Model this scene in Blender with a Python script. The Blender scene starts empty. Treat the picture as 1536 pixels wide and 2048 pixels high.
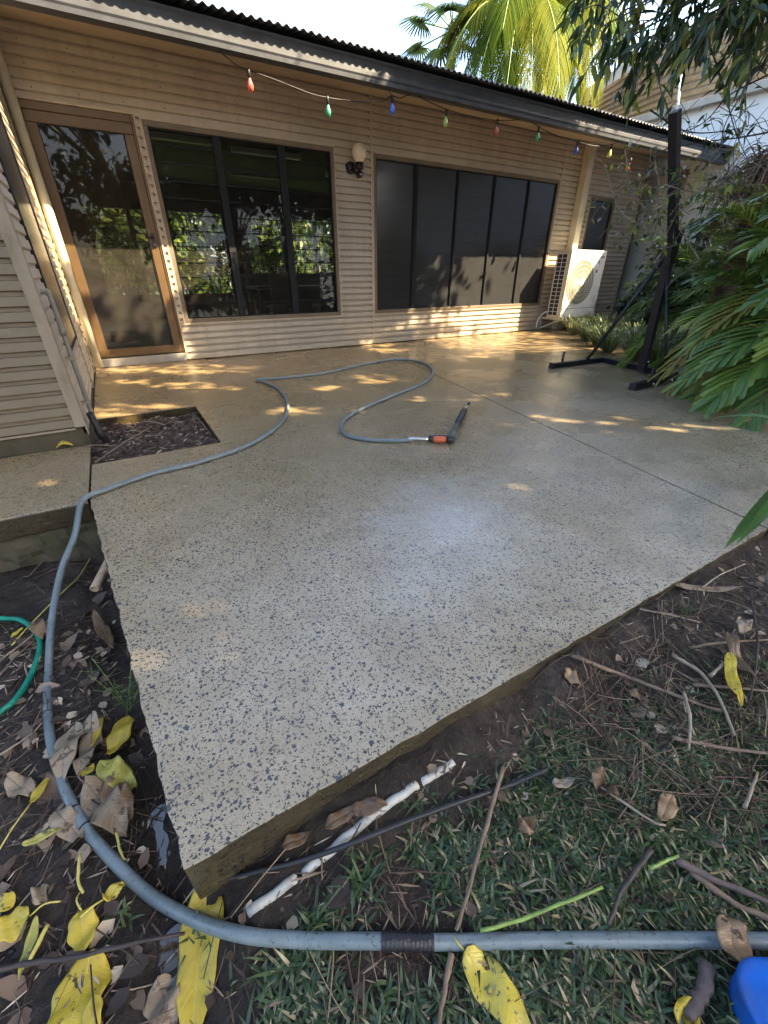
import bpy, bmesh, math, random
from mathutils import Vector, Matrix, noise
R_ = math.radians
rnd = random.Random(7)
sc = bpy.context.scene
col = sc.collection

# ------------------------------------------------------------------ camera
CAM_H = 0.96
FPX = 832.0
PITCH, YAW = R_(29.95), R_(30.67)
cam_d = bpy.data.cameras.new("camera")
cam = bpy.data.objects.new("camera", cam_d); col.objects.link(cam)
cam_d.sensor_fit = 'HORIZONTAL'; cam_d.sensor_width = 36.0; cam_d.lens = 36.0 * FPX / 1536.0
cam_d.clip_start = 0.02; cam_d.clip_end = 500
cam.location = (0, 0, CAM_H)
FW = Vector((math.sin(YAW) * math.cos(PITCH), math.cos(YAW) * math.cos(PITCH), -math.sin(PITCH)))
RT = Vector((math.cos(YAW), -math.sin(YAW), 0))
UP = RT.cross(FW)
cam.rotation_euler = Matrix((RT, UP, -FW)).transposed().to_euler()
sc.camera = cam

# ------------------------------------------------------------------ light
SUN = Vector((1.1, -1.0, 1.33)).normalized()
w = bpy.data.worlds.new("World"); sc.world = w; w.use_nodes = True
nt = w.node_tree; nt.nodes.clear()
sky = nt.nodes.new('ShaderNodeTexSky'); sky.sky_type = 'NISHITA'; sky.sun_disc = False
sky.sun_elevation = math.asin(SUN.z); sky.sun_rotation = math.atan2(SUN.x, SUN.y)
sky.air_density = 1.0; sky.dust_density = 3.0; sky.ozone_density = 0.7
bg = nt.nodes.new('ShaderNodeBackground'); bg.inputs['Strength'].default_value = 0.15
wo = nt.nodes.new('ShaderNodeOutputWorld')
nt.links.new(sky.outputs[0], bg.inputs[0]); nt.links.new(bg.outputs[0], wo.inputs[0])
ld = bpy.data.lights.new("sun", 'SUN'); ld.energy = 5.0; ld.angle = R_(0.5); ld.color = (1.0, 0.80, 0.52)
lo = bpy.data.objects.new("sun", ld); col.objects.link(lo)
lo.rotation_euler = (-SUN).to_track_quat('-Z', 'Y').to_euler(); lo.location = (8, -8, 12)
sc.view_settings.view_transform = 'Standard'; sc.view_settings.look = 'None'
sc.view_settings.exposure = 2.78; sc.view_settings.gamma = 1.0
try:
    sc.cycles.max_bounces = 7; sc.cycles.diffuse_bounces = 4; sc.cycles.glossy_bounces = 4
    sc.cycles.transparent_max_bounces = 12; sc.cycles.transmission_bounces = 4
    sc.cycles.sample_clamp_indirect = 6.0
    sc.cycles.use_denoising = True
except Exception: pass

# ------------------------------------------------------------------ pixel helpers (full-size photo pixels -> points on real surfaces)
CAM = Vector((0, 0, CAM_H))
def ray(x, y): return FW + RT * ((x - 768) / FPX) - UP * ((y - 1024) / FPX)
def onz(x, y, z=0.0):
    d = ray(x, y); return CAM + d * ((z - CAM_H) / d.z)
def ony(x, y, Y):
    d = ray(x, y); return CAM + d * (Y / d.y)
def onx(x, y, X):
    d = ray(x, y); return CAM + d * (X / d.x)
def onh(x, y, D):
    d = ray(x, y); return CAM + d * (D / math.hypot(d.x, d.y))
def pr(P):
    v = P - CAM; f = v.dot(FW)
    if f <= 0.01: return None
    return 768 + FPX * v.dot(RT) / f, 1024 - FPX * v.dot(UP) / f

# ------------------------------------------------------------------ mesh builder
class MB:
    def __init__(s): s.v = []; s.f = []; s.t = []; s.smooth = []
    def add(s, vs, fs, tone=None, smooth=False):
        b = len(s.v); s.v += [tuple(p) for p in vs]
        if tone is None: tone = rnd.random()
        for f in fs:
            s.f.append([b + i for i in f]); s.t.append(tone); s.smooth.append(smooth)
    def box(s, c, d, rot=None, tone=None):
        hx, hy, hz = d[0] / 2, d[1] / 2, d[2] / 2
        vs = [Vector((x, y, z)) for x in (-hx, hx) for y in (-hy, hy) for z in (-hz, hz)]
        if rot is not None: vs = [rot @ v for v in vs]
        c = Vector(c); vs = [v + c for v in vs]
        s.add(vs, [(0, 1, 3, 2), (4, 6, 7, 5), (0, 4, 5, 1), (2, 3, 7, 6), (0, 2, 6, 4), (1, 5, 7, 3)], tone)
    def bb(s, a, b, tone=None):
        s.box([(a[i] + b[i]) / 2 for i in range(3)], [abs(b[i] - a[i]) for i in range(3)], None, tone)
    def bar(s, a, b, wx, wy, tone=None, side=None):
        a = Vector(a); b = Vector(b); d = b - a; L = d.length; d.normalize()
        u = (Vector(side) if side else (Vector((0, 0, 1)) if abs(d.z) < .9 else Vector((1, 0, 0))))
        u = (u - d * u.dot(d)).normalized(); v = d.cross(u)
        rot = Matrix((u, v, d)).transposed()
        s.box((a + b) / 2, (wx, wy, L), rot, tone)
    def tube(s, pts, r, n=8, caps=True, tone=None, flat=1.0):
        pts = [Vector(p) for p in pts]; m = len(pts)
        rs = r if isinstance(r, (list, tuple)) else [r] * m
        vs = []; up = None
        for i, p in enumerate(pts):
            d = (pts[min(i + 1, m - 1)] - pts[max(i - 1, 0)])
            if d.length < 1e-9: d = Vector((0, 0, 1))
            d.normalize()
            if up is None:
                up = Vector((0, 0, 1)) if abs(d.z) < .9 else Vector((1, 0, 0))
            up = (up - d * up.dot(d))
            if up.length < 1e-6: up = d.orthogonal()
            up.normalize(); sd = d.cross(up)
            for k in range(n):
                a = 2 * math.pi * k / n
                vs.append(p + up * (math.sin(a) * rs[i] * flat) + sd * (math.cos(a) * rs[i]))
        fs = [(i * n + k, i * n + (k + 1) % n, (i + 1) * n + (k + 1) % n, (i + 1) * n + k) for i in range(m - 1) for k in range(n)]
        if tone is None: tone = rnd.random()
        s.add(vs, fs, tone, True)
        if caps:
            b = len(s.v) - len(vs)
            s.f.append([b + k for k in range(n)][::-1]); s.t.append(tone); s.smooth.append(False)
            s.f.append([b + (m - 1) * n + k for k in range(n)]); s.t.append(tone); s.smooth.append(False)
    def lathe(s, c, prof, n=16, axis=None, tone=None):
        c = Vector(c); ax = Vector(axis or (0, 0, 1)).normalized(); u = ax.orthogonal().normalized(); v = ax.cross(u)
        vs = []
        for (r, h) in prof:
            for k in range(n):
                a = 2 * math.pi * k / n
                vs.append(c + ax * h + (u * math.cos(a) + v * math.sin(a)) * r)
        m = len(prof)
        fs = [(i * n + k, i * n + (k + 1) % n, (i + 1) * n + (k + 1) % n, (i + 1) * n + k) for i in range(m - 1) for k in range(n)]
        s.add(vs, fs, tone, True)
    def build(s, name, mat, parent=None, bevel=0, col_=True):
        me = bpy.data.meshes.new(name)
        me.from_pydata(s.v, [], s.f)
        if s.f:
            me.polygons.foreach_set('use_smooth', s.smooth)
            at = me.attributes.new('tone', 'FLOAT', 'FACE')
            at.data.foreach_set('value', s.t)
        me.materials.append(mat)
        o = bpy.data.objects.new(name, me); col.objects.link(o)
        if parent is not None:
            o.parent = parent
            if parent.type == 'EMPTY' or True:
                o.matrix_parent_inverse = Matrix.Identity(4)
                # meshes are written in world coordinates: cancel the parents' offset
                off = Vector((0, 0, 0)); q = parent
                while q is not None: off += q.location; q = q.parent
                for vv in me.vertices: vv.co -= off
        if bevel:
            b = o.modifiers.new('bevel', 'BEVEL'); b.width = bevel; b.segments = 2; b.limit_method = 'ANGLE'; b.angle_limit = R_(40)
        return o

def tag(o, label=None, cat=None, group=None, kind=None):
    if label: o['label'] = label
    if cat: o['category'] = cat
    if group: o['group'] = group
    if kind: o['kind'] = kind
    return o
def thing(name, loc, label, cat, group=None):
    o = bpy.data.objects.new(name, None); col.objects.link(o); o.location = loc; o.empty_display_size = .1
    return tag(o, label, cat, group)
def spline(pts, n=8):
    pts = [Vector(p) for p in pts]; out = []
    P = [pts[0] * 2 - pts[1]] + pts + [pts[-1] * 2 - pts[-2]]
    for i in range(1, len(P) - 2):
        for k in range(n):
            t = k / n
            out.append(0.5 * ((2 * P[i]) + (P[i + 1] - P[i - 1]) * t + (2 * P[i - 1] - 5 * P[i] + 4 * P[i + 1] - P[i + 2]) * t * t + (3 * P[i] - P[i - 1] - 3 * P[i + 1] + P[i + 2]) * t ** 3))
    out.append(pts[-1]); return out
def fb(x, y, z=0, o=4):
    return noise.fractal(Vector((x, y, z)), 1.0, 2.0, o)
def sst(a, b, x):
    t = max(0, min(1, (x - a) / (b - a))); return t * t * (3 - 2 * t)

# ------------------------------------------------------------------ materials
def newmat(name):
    m = bpy.data.materials.new(name); m.use_nodes = True
    nt = m.node_tree; b = nt.nodes['Principled BSDF']; return m, nt, b
def N(nt, t, **kw):
    n = nt.nodes.new(t)
    for k, v in kw.items():
        if k in n.inputs: n.inputs[k].default_value = v
        else: setattr(n, k, v)
    return n
def objco(nt, scale=None):
    g = N(nt, 'ShaderNodeNewGeometry')
    if scale is None: return g.outputs['Position']
    mp = N(nt, 'ShaderNodeMapping'); mp.inputs['Scale'].default_value = scale
    nt.links.new(g.outputs['Position'], mp.inputs[0]); return mp.outputs[0]
def noise_n(nt, co, scale, detail=4, rough=.55):
    n = N(nt, 'ShaderNodeTexNoise'); n.inputs['Scale'].default_value = scale; n.inputs['Detail'].default_value = detail
    n.inputs['Roughness'].default_value = rough; nt.links.new(co, n.inputs['Vector']); return n.outputs[0]
def ramp(nt, fac, stops):
    r = N(nt, 'ShaderNodeValToRGB'); e = r.color_ramp.elements
    while len(e) < len(stops): e.new(.5)
    for i, (p, c) in enumerate(stops):
        e[i].position = p; e[i].color = (c[0], c[1], c[2], 1) if isinstance(c, (tuple, list)) else (c, c, c, 1)
    nt.links.new(fac, r.inputs[0]); return r.outputs[0]
def mix(nt, fac, a, b, mode='MIX'):
    m = N(nt, 'ShaderNodeMix'); m.data_type = 'RGBA'; m.blend_type = mode
    for k, v in ((0, fac), (6, a), (7, b)):
        if isinstance(v, (int, float)): m.inputs[k].default_value = v
        elif isinstance(v, (tuple, list)): m.inputs[k].default_value = (v[0], v[1], v[2], 1)
        else: nt.links.new(v, m.inputs[k])
    return m.outputs[2]
def math_(nt, op, a, b=0.0, c=None):
    m = N(nt, 'ShaderNodeMath'); m.operation = op
    for k, v in enumerate((a, b) if c is None else (a, b, c)):
        if isinstance(v, (int, float)): m.inputs[k].default_value = v
        else: nt.links.new(v, m.inputs[k])
    return m.outputs[0]
def bump(nt, b, h, strength=.3, dist=.01):
    n = N(nt, 'ShaderNodeBump'); n.inputs['Strength'].default_value = strength; n.inputs['Distance'].default_value = dist
    nt.links.new(h, n.inputs['Height']); nt.links.new(n.outputs[0], b.inputs['Normal'])
def simple(name, c, rough=.5, metal=0, var=.12, vscale=6, dirt=None, spec=None, bumpv=0, bs=60):
    m, nt, b = newmat(name); co = objco(nt)
    n = noise_n(nt, co, vscale, 5)
    lo = tuple(x * (1 - var) for x in c); hi = tuple(min(1, x * (1 + var)) for x in c)
    cc = ramp(nt, n, [(.3, lo), (.7, hi)])
    if dirt:
        n2 = noise_n(nt, objco(nt, (3, 3, 1.2)), 3.1, 7, .7)
        f = ramp(nt, n2, [(.52, 0.0), (.72, dirt[1])])
        cc = mix(nt, f, cc, dirt[0])
    nt.links.new(cc, b.inputs['Base Color'])
    b.inputs['Roughness'].default_value = rough; b.inputs['Metallic'].default_value = metal
    if spec is not None: b.inputs['Specular IOR Level'].default_value = spec
    if bumpv: bump(nt, b, noise_n(nt, co, bs, 4), bumpv, .004)
    return m
def leafmat(name, stops, rough=.45, trans=.25, spot=None, spec=.4):
    m, nt, b = newmat(name)
    a = N(nt, 'ShaderNodeAttribute'); a.attribute_name = 'tone'
    cc = ramp(nt, a.outputs['Fac'], stops)
    n = noise_n(nt, objco(nt), 35, 3); cc = mix(nt, ramp(nt, n, [(.3, .0), (.75, .35)]), cc, tuple(x * .45 for x in stops[0][1]))
    if spot:
        n2 = noise_n(nt, objco(nt), spot[1], 4, .6)
        cc = mix(nt, ramp(nt, n2, [(spot[2], 0.0), (spot[2] + .04, 1.0)]), cc, spot[0])
    nt.links.new(cc, b.inputs['Base Color']); b.inputs['Roughness'].default_value = rough
    b.inputs['Specular IOR Level'].default_value = spec
    if trans:
        tr = N(nt, 'ShaderNodeBsdfTranslucent'); nt.links.new(cc, tr.inputs[0])
        mx = N(nt, 'ShaderNodeMixShader'); mx.inputs[0].default_value = trans
        nt.links.new(b.outputs[0], mx.inputs[1]); nt.links.new(tr.outputs[0], mx.inputs[2])
        nt.links.new(mx.outputs[0], nt.nodes['Material Output'].inputs[0])
    return m

def veined(m):
    nt = m.node_tree; b = nt.nodes['Principled BSDF']
    at = N(nt, 'ShaderNodeAttribute'); at.attribute_name = 'ts'; sp = N(nt, 'ShaderNodeSeparateXYZ'); nt.links.new(at.outputs['Vector'], sp.inputs[0])
    ab = math_(nt, 'ABSOLUTE', sp.outputs[1])
    ph = math_(nt, 'SUBTRACT', math_(nt, 'MULTIPLY', sp.outputs[0], 17.0), math_(nt, 'MULTIPLY', ab, 2.4))
    fr_ = math_(nt, 'ABSOLUTE', math_(nt, 'SUBTRACT', math_(nt, 'FRACT', ph), .5))
    vein = ramp(nt, fr_, [(.0, 1.0), (.07, 0.0)])
    src = b.inputs['Base Color'].links[0].from_socket
    c1 = mix(nt, math_(nt, 'MULTIPLY', vein, .28), src, (.75, .65, .3))
    nz = noise_n(nt, objco(nt), 26, 5, .7)
    edge = ramp(nt, math_(nt, 'ADD', ab, math_(nt, 'MULTIPLY', nz, .55)), [(1.08, 0.0), (1.30, .5 if 'yellow' in m.name else .8)])
    c2 = mix(nt, edge, c1, (.10, .055, .02))
    mud = ramp(nt, noise_n(nt, objco(nt), 11, 7, .75), [(.58, 0.0), (.75, .45)])
    c3 = mix(nt, mud, c2, (.12, .08, .045))
    nt.links.new(c3, b.inputs['Base Color'])
    bump(nt, b, math_(nt, 'ADD', math_(nt, 'MULTIPLY', vein, -.6), noise_n(nt, objco(nt), 60, 4)), .5, .003)
    return m

def concrete_mat():
    m, nt, b = newmat('exposed aggregate concrete'); co = objco(nt)
    big = noise_n(nt, co, .9, 6, .6); med = noise_n(nt, co, 5, 5, .6); fine = noise_n(nt, co, 220, 3, .7)
    base = ramp(nt, big, [(.32, (.35, .285, .18)), (.5, (.44, .38, .275)), (.66, (.50, .445, .345))])
    base = mix(nt, ramp(nt, med, [(.35, .45), (.7, 0.0)]), base, (.21, .16, .085))
    sep = N(nt, 'ShaderNodeSeparateXYZ'); nt.links.new(co, sep.inputs[0])
    # weathered, algae-tinged band near the wall, washed pale towards the free corner
    yy = math_(nt, 'ADD', sep.outputs[1], math_(nt, 'MULTIPLY', big, 2.2))
    far = ramp(nt, math_(nt, 'DIVIDE', yy, 8.0), [(.24, 0.08), (.58, .88)])
    base = mix(nt, far, base, (.30, .20, .08))
    base = mix(nt, math_(nt, 'MULTIPLY', fine, .5), base, (.16, .13, .085), 'MULTIPLY') if False else base
    base = mix(nt, ramp(nt, fine, [(.35, .35), (.6, 0.0)]), base, (.16, .13, .08))
    prev = base; hs = None
    near = ramp(nt, math_(nt, 'DIVIDE', yy, 8.0), [(.18, 1.0), (.42, .25)])
    for sc_, pick, thr, c in ((330, .36, .34, (.040, .036, .030)), (165, .32, .40, (.022, .021, .020)), (104, .44, .36, (.024, .026, .026)), (66, .90, .34, (.032, .037, .040)), (46, .975, .34, (.038, .046, .052))):
        v = N(nt, 'ShaderNodeTexVoronoi'); v.inputs['Scale'].default_value = sc_; v.inputs['Randomness'].default_value = 1.0
        dn = N(nt, 'ShaderNodeMix'); dn.data_type = 'VECTOR'; dn.inputs[0].default_value = .012
        nz = N(nt, 'ShaderNodeTexNoise'); nz.inputs['Scale'].default_value = sc_ * 1.3; nt.links.new(co, nz.inputs['Vector'])
        nt.links.new(co, dn.inputs[4]); nt.links.new(nz.outputs[1], dn.inputs[5])
        nt.links.new(dn.outputs[1], v.inputs['Vector'])
        sp = N(nt, 'ShaderNodeSeparateColor'); nt.links.new(v.outputs['Color'], sp.inputs[0])
        pk = sp.outputs[0]
        if sc_ < 60: pk = math_(nt, 'SUBTRACT', pk, math_(nt, 'MULTIPLY', math_(nt, 'SUBTRACT', 1.0, near), .06))
        pick_m = math_(nt, 'GREATER_THAN', pk, pick)
        sz = math_(nt, 'MULTIPLY', sp.outputs[1], thr)
        inside = math_(nt, 'LESS_THAN', v.outputs['Distance'], math_(nt, 'ADD', sz, .10))
        msk = math_(nt, 'MULTIPLY', pick_m, inside)
        c2 = tuple(x * 1.9 for x in c)
        cc = mix(nt, sp.outputs[2], c, c2)
        prev = mix(nt, msk, prev, cc)
        hs = msk if hs is None else math_(nt, 'MAXIMUM', hs, msk)
    cv = N(nt, 'ShaderNodeTexVoronoi'); cv.feature = 'DISTANCE_TO_EDGE'; cv.inputs['Scale'].default_value = .55
    wv = N(nt, 'ShaderNodeTexNoise'); wv.inputs['Scale'].default_value = 2.5; wv.inputs['Detail'].default_value = 8; nt.links.new(co, wv.inputs['Vector'])
    wm = N(nt, 'ShaderNodeMix'); wm.data_type = 'VECTOR'; wm.inputs[0].default_value = .22; nt.links.new(co, wm.inputs[4]); nt.links.new(wv.outputs[1], wm.inputs[5]); nt.links.new(wm.outputs[1], cv.inputs['Vector'])
    ck = math_(nt, 'MULTIPLY', math_(nt, 'LESS_THAN', cv.outputs['Distance'], .0016), ramp(nt, noise_n(nt, co, .8, 3), [(.46, 0.0), (.54, .75)]))
    prev = mix(nt, math_(nt, 'MULTIPLY', ck, .12), prev, (.05, .04, .03))
    # faint mud splash stain with a shape of its own
    st = noise_n(nt, objco(nt, (1, 1, 1)), 2.3, 8, .72)
    prev = mix(nt, ramp(nt, st, [(.56, 0.0), (.70, .5)]), prev, (.18, .13, .07))
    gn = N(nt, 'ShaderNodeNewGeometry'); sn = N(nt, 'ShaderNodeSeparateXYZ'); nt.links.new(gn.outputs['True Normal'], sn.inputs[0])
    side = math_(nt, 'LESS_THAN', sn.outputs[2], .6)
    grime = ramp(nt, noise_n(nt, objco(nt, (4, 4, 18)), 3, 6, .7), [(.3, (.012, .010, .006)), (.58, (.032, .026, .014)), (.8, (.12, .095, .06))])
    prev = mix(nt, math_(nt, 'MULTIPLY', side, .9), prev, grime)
    nt.links.new(prev, b.inputs['Base Color'])
    wet = noise_n(nt, co, 1.4, 5, .55)
    nt.links.new(ramp(nt, wet, [(.38, .13), (.56, .34)]), b.inputs['Roughness'])
    b.inputs['Specular IOR Level'].default_value = .5
    # film of water still standing on the middle of the slab
    mp = N(nt, 'ShaderNodeMapping'); mp.vector_type = 'TEXTURE'; mp.inputs['Location'].default_value = (1.06, 1.24, 0); mp.inputs['Scale'].default_value = (1.0, .72, 1); mp.inputs['Rotation'].default_value = (0, 0, R_(35))
    nt.links.new(co, mp.inputs[0]); ln = N(nt, 'ShaderNodeVectorMath'); ln.operation = 'LENGTH'; nt.links.new(mp.outputs[0], ln.inputs[0])
    film = ramp(nt, math_(nt, 'ADD', ln.outputs['Value'], math_(nt, 'MULTIPLY', noise_n(nt, co, 4, 6, .65), .9)), [(.50, 1.0), (1.05, 0.0)])
    nt.links.new(math_(nt, 'MULTIPLY', film, .9), b.inputs['Coat Weight']); b.inputs['Coat Roughness'].default_value = .56; b.inputs['Coat IOR'].default_value = 2.6
    h = math_(nt, 'ADD', math_(nt, 'MULTIPLY', fine, .6), math_(nt, 'MULTIPLY', noise_n(nt, co, 70, 3), .8))
    bump(nt, b, h, .35, .004)
    return m
def soil_mat(name='wet soil', a=(.022, .016, .012), c=(.062, .045, .033), d=(.15, .11, .085)):
    m, nt, b = newmat(name); co = objco(nt)
    n1 = noise_n(nt, co, 3.0, 8, .65); n2 = noise_n(nt, co, 60, 6, .7)
    cc = ramp(nt, n1, [(.3, a), (.55, c), (.72, d)])
    cc = mix(nt, ramp(nt, n2, [(.3, .8), (.65, 0.0)]), cc, tuple(x * .5 for x in a))
    nt.links.new(cc, b.inputs['Base Color'])
    nt.links.new(ramp(nt, noise_n(nt, co, 8, 4), [(.3, .35), (.7, .8)]), b.inputs['Roughness'])
    b.inputs['Specular IOR Level'].default_value = .35
    n3 = noise_n(nt, co, 190, 5, .7); bump(nt, b, math_(nt, 'ADD', n2, math_(nt, 'MULTIPLY', n3, .5)), 1.0, .012)
    return m
def glass_mat(name, tint, transp, dust, rough=.02, dustc=(.30, .27, .22), ior=1.5, vary=.5):
    m, nt, b = newmat(name); nt.nodes.remove(b)
    out = nt.nodes['Material Output']
    t = N(nt, 'ShaderNodeBsdfTransparent'); t.inputs[0].default_value = (*tint, 1)
    d = N(nt, 'ShaderNodeBsdfDiffuse'); d.inputs[0].default_value = (*dustc, 1)
    g = N(nt, 'ShaderNodeBsdfGlossy'); g.inputs[0].default_value = (.95, .97, 1, 1); g.inputs['Roughness'].default_value = rough
    fr = N(nt, 'ShaderNodeFresnel'); fr.inputs[0].default_value = ior
    m1 = N(nt, 'ShaderNodeMixShader')
    n = noise_n(nt, objco(nt), 5, 6, .6)
    nt.links.new(ramp(nt, n, [(.3, dust * (1 - vary)), (.75, min(1, dust * (1 + vary)))]), m1.inputs[0])
    nt.links.new(t.outputs[0], m1.inputs[1]); nt.links.new(d.outputs[0], m1.inputs[2])
    m2 = N(nt, 'ShaderNodeMixShader'); nt.links.new(fr.outputs[0], m2.inputs[0])
    nt.links.new(m1.outputs[0], m2.inputs[1]); nt.links.new(g.outputs[0], m2.inputs[2])
    nt.links.new(m2.outputs[0], out.inputs[0]); return m
def siding_mat(name, c, dirt=.35):
    m, nt, b = newmat(name)
    n = noise_n(nt, objco(nt, (1.2, 1.2, .8)), 1.7, 6, .62)
    cc = ramp(nt, n, [(.3, tuple(x * .84 for x in c)), (.7, tuple(x * 1.08 for x in c))])
    st = noise_n(nt, objco(nt, (9, 9, .9)), 2.0, 6, .7)
    cc = mix(nt, ramp(nt, st, [(.50, 0.0), (.75, dirt)]), cc, (.16, .11, .065))
    nt.links.new(cc, b.inputs['Base Color'])
    b.inputs['Roughness'].default_value = .42; b.inputs['Specular IOR Level'].default_value = .45
    bump(nt, b, noise_n(nt, objco(nt, (6, 6, 1)), 9, 3), .06, .004)
    return m

M = {}
M['concrete'] = concrete_mat()
M['soil'] = soil_mat()
M['soil_bed'] = soil_mat('mulchy soil', (.03, .018, .012), (.10, .06, .04), (.20, .12, .075))
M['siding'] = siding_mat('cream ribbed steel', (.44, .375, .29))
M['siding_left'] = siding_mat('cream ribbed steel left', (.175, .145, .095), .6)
M['trim'] = simple('cream flashing', (.44, .36, .26), .4, dirt=((.2, .14, .09), .4))
M['soffit'] = simple('soffit paint', (.42, .335, .25), .6, dirt=((.26, .19, .12), .4))
M['bronze'] = simple('bronze aluminium', (.115, .068, .03), .35, .35, .15, dirt=((.10, .06, .03), .5))
M['frame'] = simple('brown frame', (.15, .115, .075), .5, .1, .15, dirt=((.14, .11, .08), .4))
M['black_frame'] = simple('dark window channel', (.010, .011, .014), .6, 0, spec=.25)
M['gutter'] = simple('galvanised gutter', (.055, .06, .07), .42, .0, .25, 9, dirt=((.05, .05, .05), .6))
M['roof'] = simple('dark roof sheet', (.035, .04, .048), .45, .1, .25, 5, dirt=((.07, .06, .05), .6))
M['post'] = simple('cream post', (.52, .47, .35), .5)
M['glass'] = glass_mat('dusty window glass', (.50, .54, .54), .5, .05, ior=1.22)
M['door_glass'] = glass_mat('security door glass', (.14, .15, .155), .3, .07, ior=1.28)
M['screen'] = glass_mat('tinted insect screen', (.17, .18, .19), .1, .30, .16, (.095, .097, .10), vary=.12)
M['black'] = simple('black steel', (.012, .013, .017), .38, .2, .3, 12)
M['rubber'] = simple('black rubber', (.015, .015, .017), .5)
M['hose'] = None
M['ac'] = simple('white enamel', (.66, .65, .60), .35, dirt=((.45, .40, .30), .35))
M['ac_dark'] = simple('ac inside', (.02, .02, .022), .6)
M['ac_tan'] = simple('ac side panel', (.56, .47, .34), .4)  # white unit's side away from the sun, its shade put into a tan
M['interior'] = simple('interior wall', (.11, .105, .10), .8)
M['interior_dark'] = simple('interior floor', (.05, .035, .025), .5)
M['brown_panel'] = simple('dark brown panel', (.045, .033, .025), .6)
M['white_wall'] = simple('white render', (.80, .80, .78), .8, var=.04)
M['neigh_roof'] = simple('weathered roof sheet', (.34, .30, .25), .5, .3, .2, 3, dirt=((.15, .12, .10), .5))
M['wood'] = simple('driftwood', (.10, .07, .06), .7, var=.4, vscale=30, bumpv=.6)
M['pvc'] = simple('white pvc', (.42, .41, .36), .5, var=.2, vscale=30, dirt=((.10, .07, .045), 1.0))
M['pvc_old'] = simple('stained pvc', (.55, .42, .28), .5, dirt=((.25, .12, .06), .8))
M['plinth'] = simple('mossy plinth', (.075, .06, .035), .85, var=.3, vscale=8, dirt=((.05, .07, .02), .8), bumpv=.9, bs=60)
M['globe'] = simple('opal globe', (.72, .60, .44), .25)

def hose_mat(name, c, c2):
    m, nt, b = newmat(name); co = objco(nt)
    n = noise_n(nt, co, 14, 6, .7)
    cc = ramp(nt, n, [(.35, c), (.65, c2)])
    g = noise_n(nt, co, 90, 4, .8)
    cc = mix(nt, ramp(nt, g, [(.58, 0.0), (.66, .8)]), cc, (.03, .035, .035))
    nt.links.new(cc, b.inputs['Base Color']); b.inputs['Roughness'].default_value = .38
    bump(nt, b, g, .15, .002); return m
M['hose'] = hose_mat('grey blue hose', (.115, .148, .152), (.165, .20, .205))
M['hose_green'] = hose_mat('green hose', (.0, .16, .10), (.01, .26, .17))

GR = [(0, (.010, .022, .008)), (.5, (.025, .055, .018)), (.85, (.05, .10, .03)), (1, (.20, .16, .07))]
M['grass'] = leafmat('grass blades', [(0, (.022, .044, .015)), (.5, (.048, .088, .030)), (.84, (.10, .145, .055)), (.93, (.24, .20, .10)), (1, (.36, .30, .17))], .4, .2, spec=.5)
M['palm'] = leafmat('palm leaflets', [(0, (.035, .085, .018)), (.5, (.11, .21, .042)), (.85, (.24, .34, .055)), (1, (.44, .42, .07))], .4, .35, spec=.5)
M['garden'] = leafmat('garden leaves', [(0, (.02, .045, .008)), (.5, (.085, .125, .014)), (1, (.24, .23, .02))], .5, .35)
M['palm_lit'] = leafmat('sunny palm leaflets', [(0, (.018, .045, .004)), (.4, (.075, .125, .006)), (.8, (.19, .20, .010)), (1, (.27, .23, .02))], .7, .45, spec=.1)
M['palm_yellow'] = leafmat('yellowing palm leaflets', [(0, (.22, .20, .03)), (.5, (.36, .28, .05)), (1, (.50, .36, .10))], .4, .3)
M['strap'] = leafmat('strap leaves', [(0, (.04, .07, .025)), (.6, (.11, .16, .05)), (.9, (.24, .28, .10)), (1, (.42, .38, .20))], .4, .25)
M['tree'] = leafmat('tree leaves', [(0, (.018, .04, .014)), (.5, (.045, .085, .028)), (.8, (.12, .17, .035)), (1, (.36, .36, .05))], .38, .3, spec=.45)
M['canopy'] = leafmat('canopy leaves', [(0, (.012, .03, .012)), (1, (.05, .09, .03))], .4, .05)
M['bark'] = simple('bark', (.10, .075, .055), .85, var=.4, vscale=12, bumpv=1.0, bs=30)
M['twig'] = simple('dry twigs', (.16, .11, .075), .75, var=.45, vscale=14)
M['twig_pale'] = simple('pale dry twigs', (.25, .20, .14), .7, var=.3, vscale=20)
M['twig_dark'] = simple('dark wet twigs', (.035, .026, .022), .6, var=.4, vscale=20)
M['stem_green'] = simple('green stem', (.16, .24, .05), .5, var=.3, vscale=30)
M['petiole'] = simple('yellow stem', (.50, .42, .10), .5)
M['leaf_yellow'] = leafmat('fallen yellow leaf', [(0, (.44, .31, .02)), (1, (.56, .43, .045))], .38, .1, ((.09, .055, .02), 95, .68), .5)
M['leaf_spotted'] = leafmat('spotted yellow leaf', [(0, (.50, .36, .02)), (1, (.58, .46, .06))], .38, .1, ((.07, .045, .02), 70, .60), .5)
M['leaf_olive'] = leafmat('yellow green fallen leaf', [(0, (.36, .33, .05)), (1, (.46, .42, .09))], .4, .1, ((.12, .10, .03), 40, .58), .5)
M['leaf_brown'] = leafmat('brown fallen leaf', [(0, (.10, .055, .028)), (.6, (.20, .12, .06)), (1, (.30, .19, .10))], .45, .1, ((.04, .022, .012), 30, .60), .5)
M['leaf_tan'] = leafmat('tan fallen leaf', [(0, (.24, .18, .12)), (1, (.34, .26, .17))], .5, .1, ((.09, .06, .04), 30, .58), .5)
M['litter'] = leafmat('leaf litter', [(0, (.03, .02, .014)), (.45, (.11, .07, .045)), (.8, (.24, .17, .11)), (1, (.50, .41, .28))], .6, 0)
M['blue'] = simple('blue plastic', (.003, .10, .45), .42, var=.2, vscale=20, dirt=((.05, .07, .09), .75), bumpv=.3)
M['orange'] = simple('orange plastic', (.50, .10, .035), .4)
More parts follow.
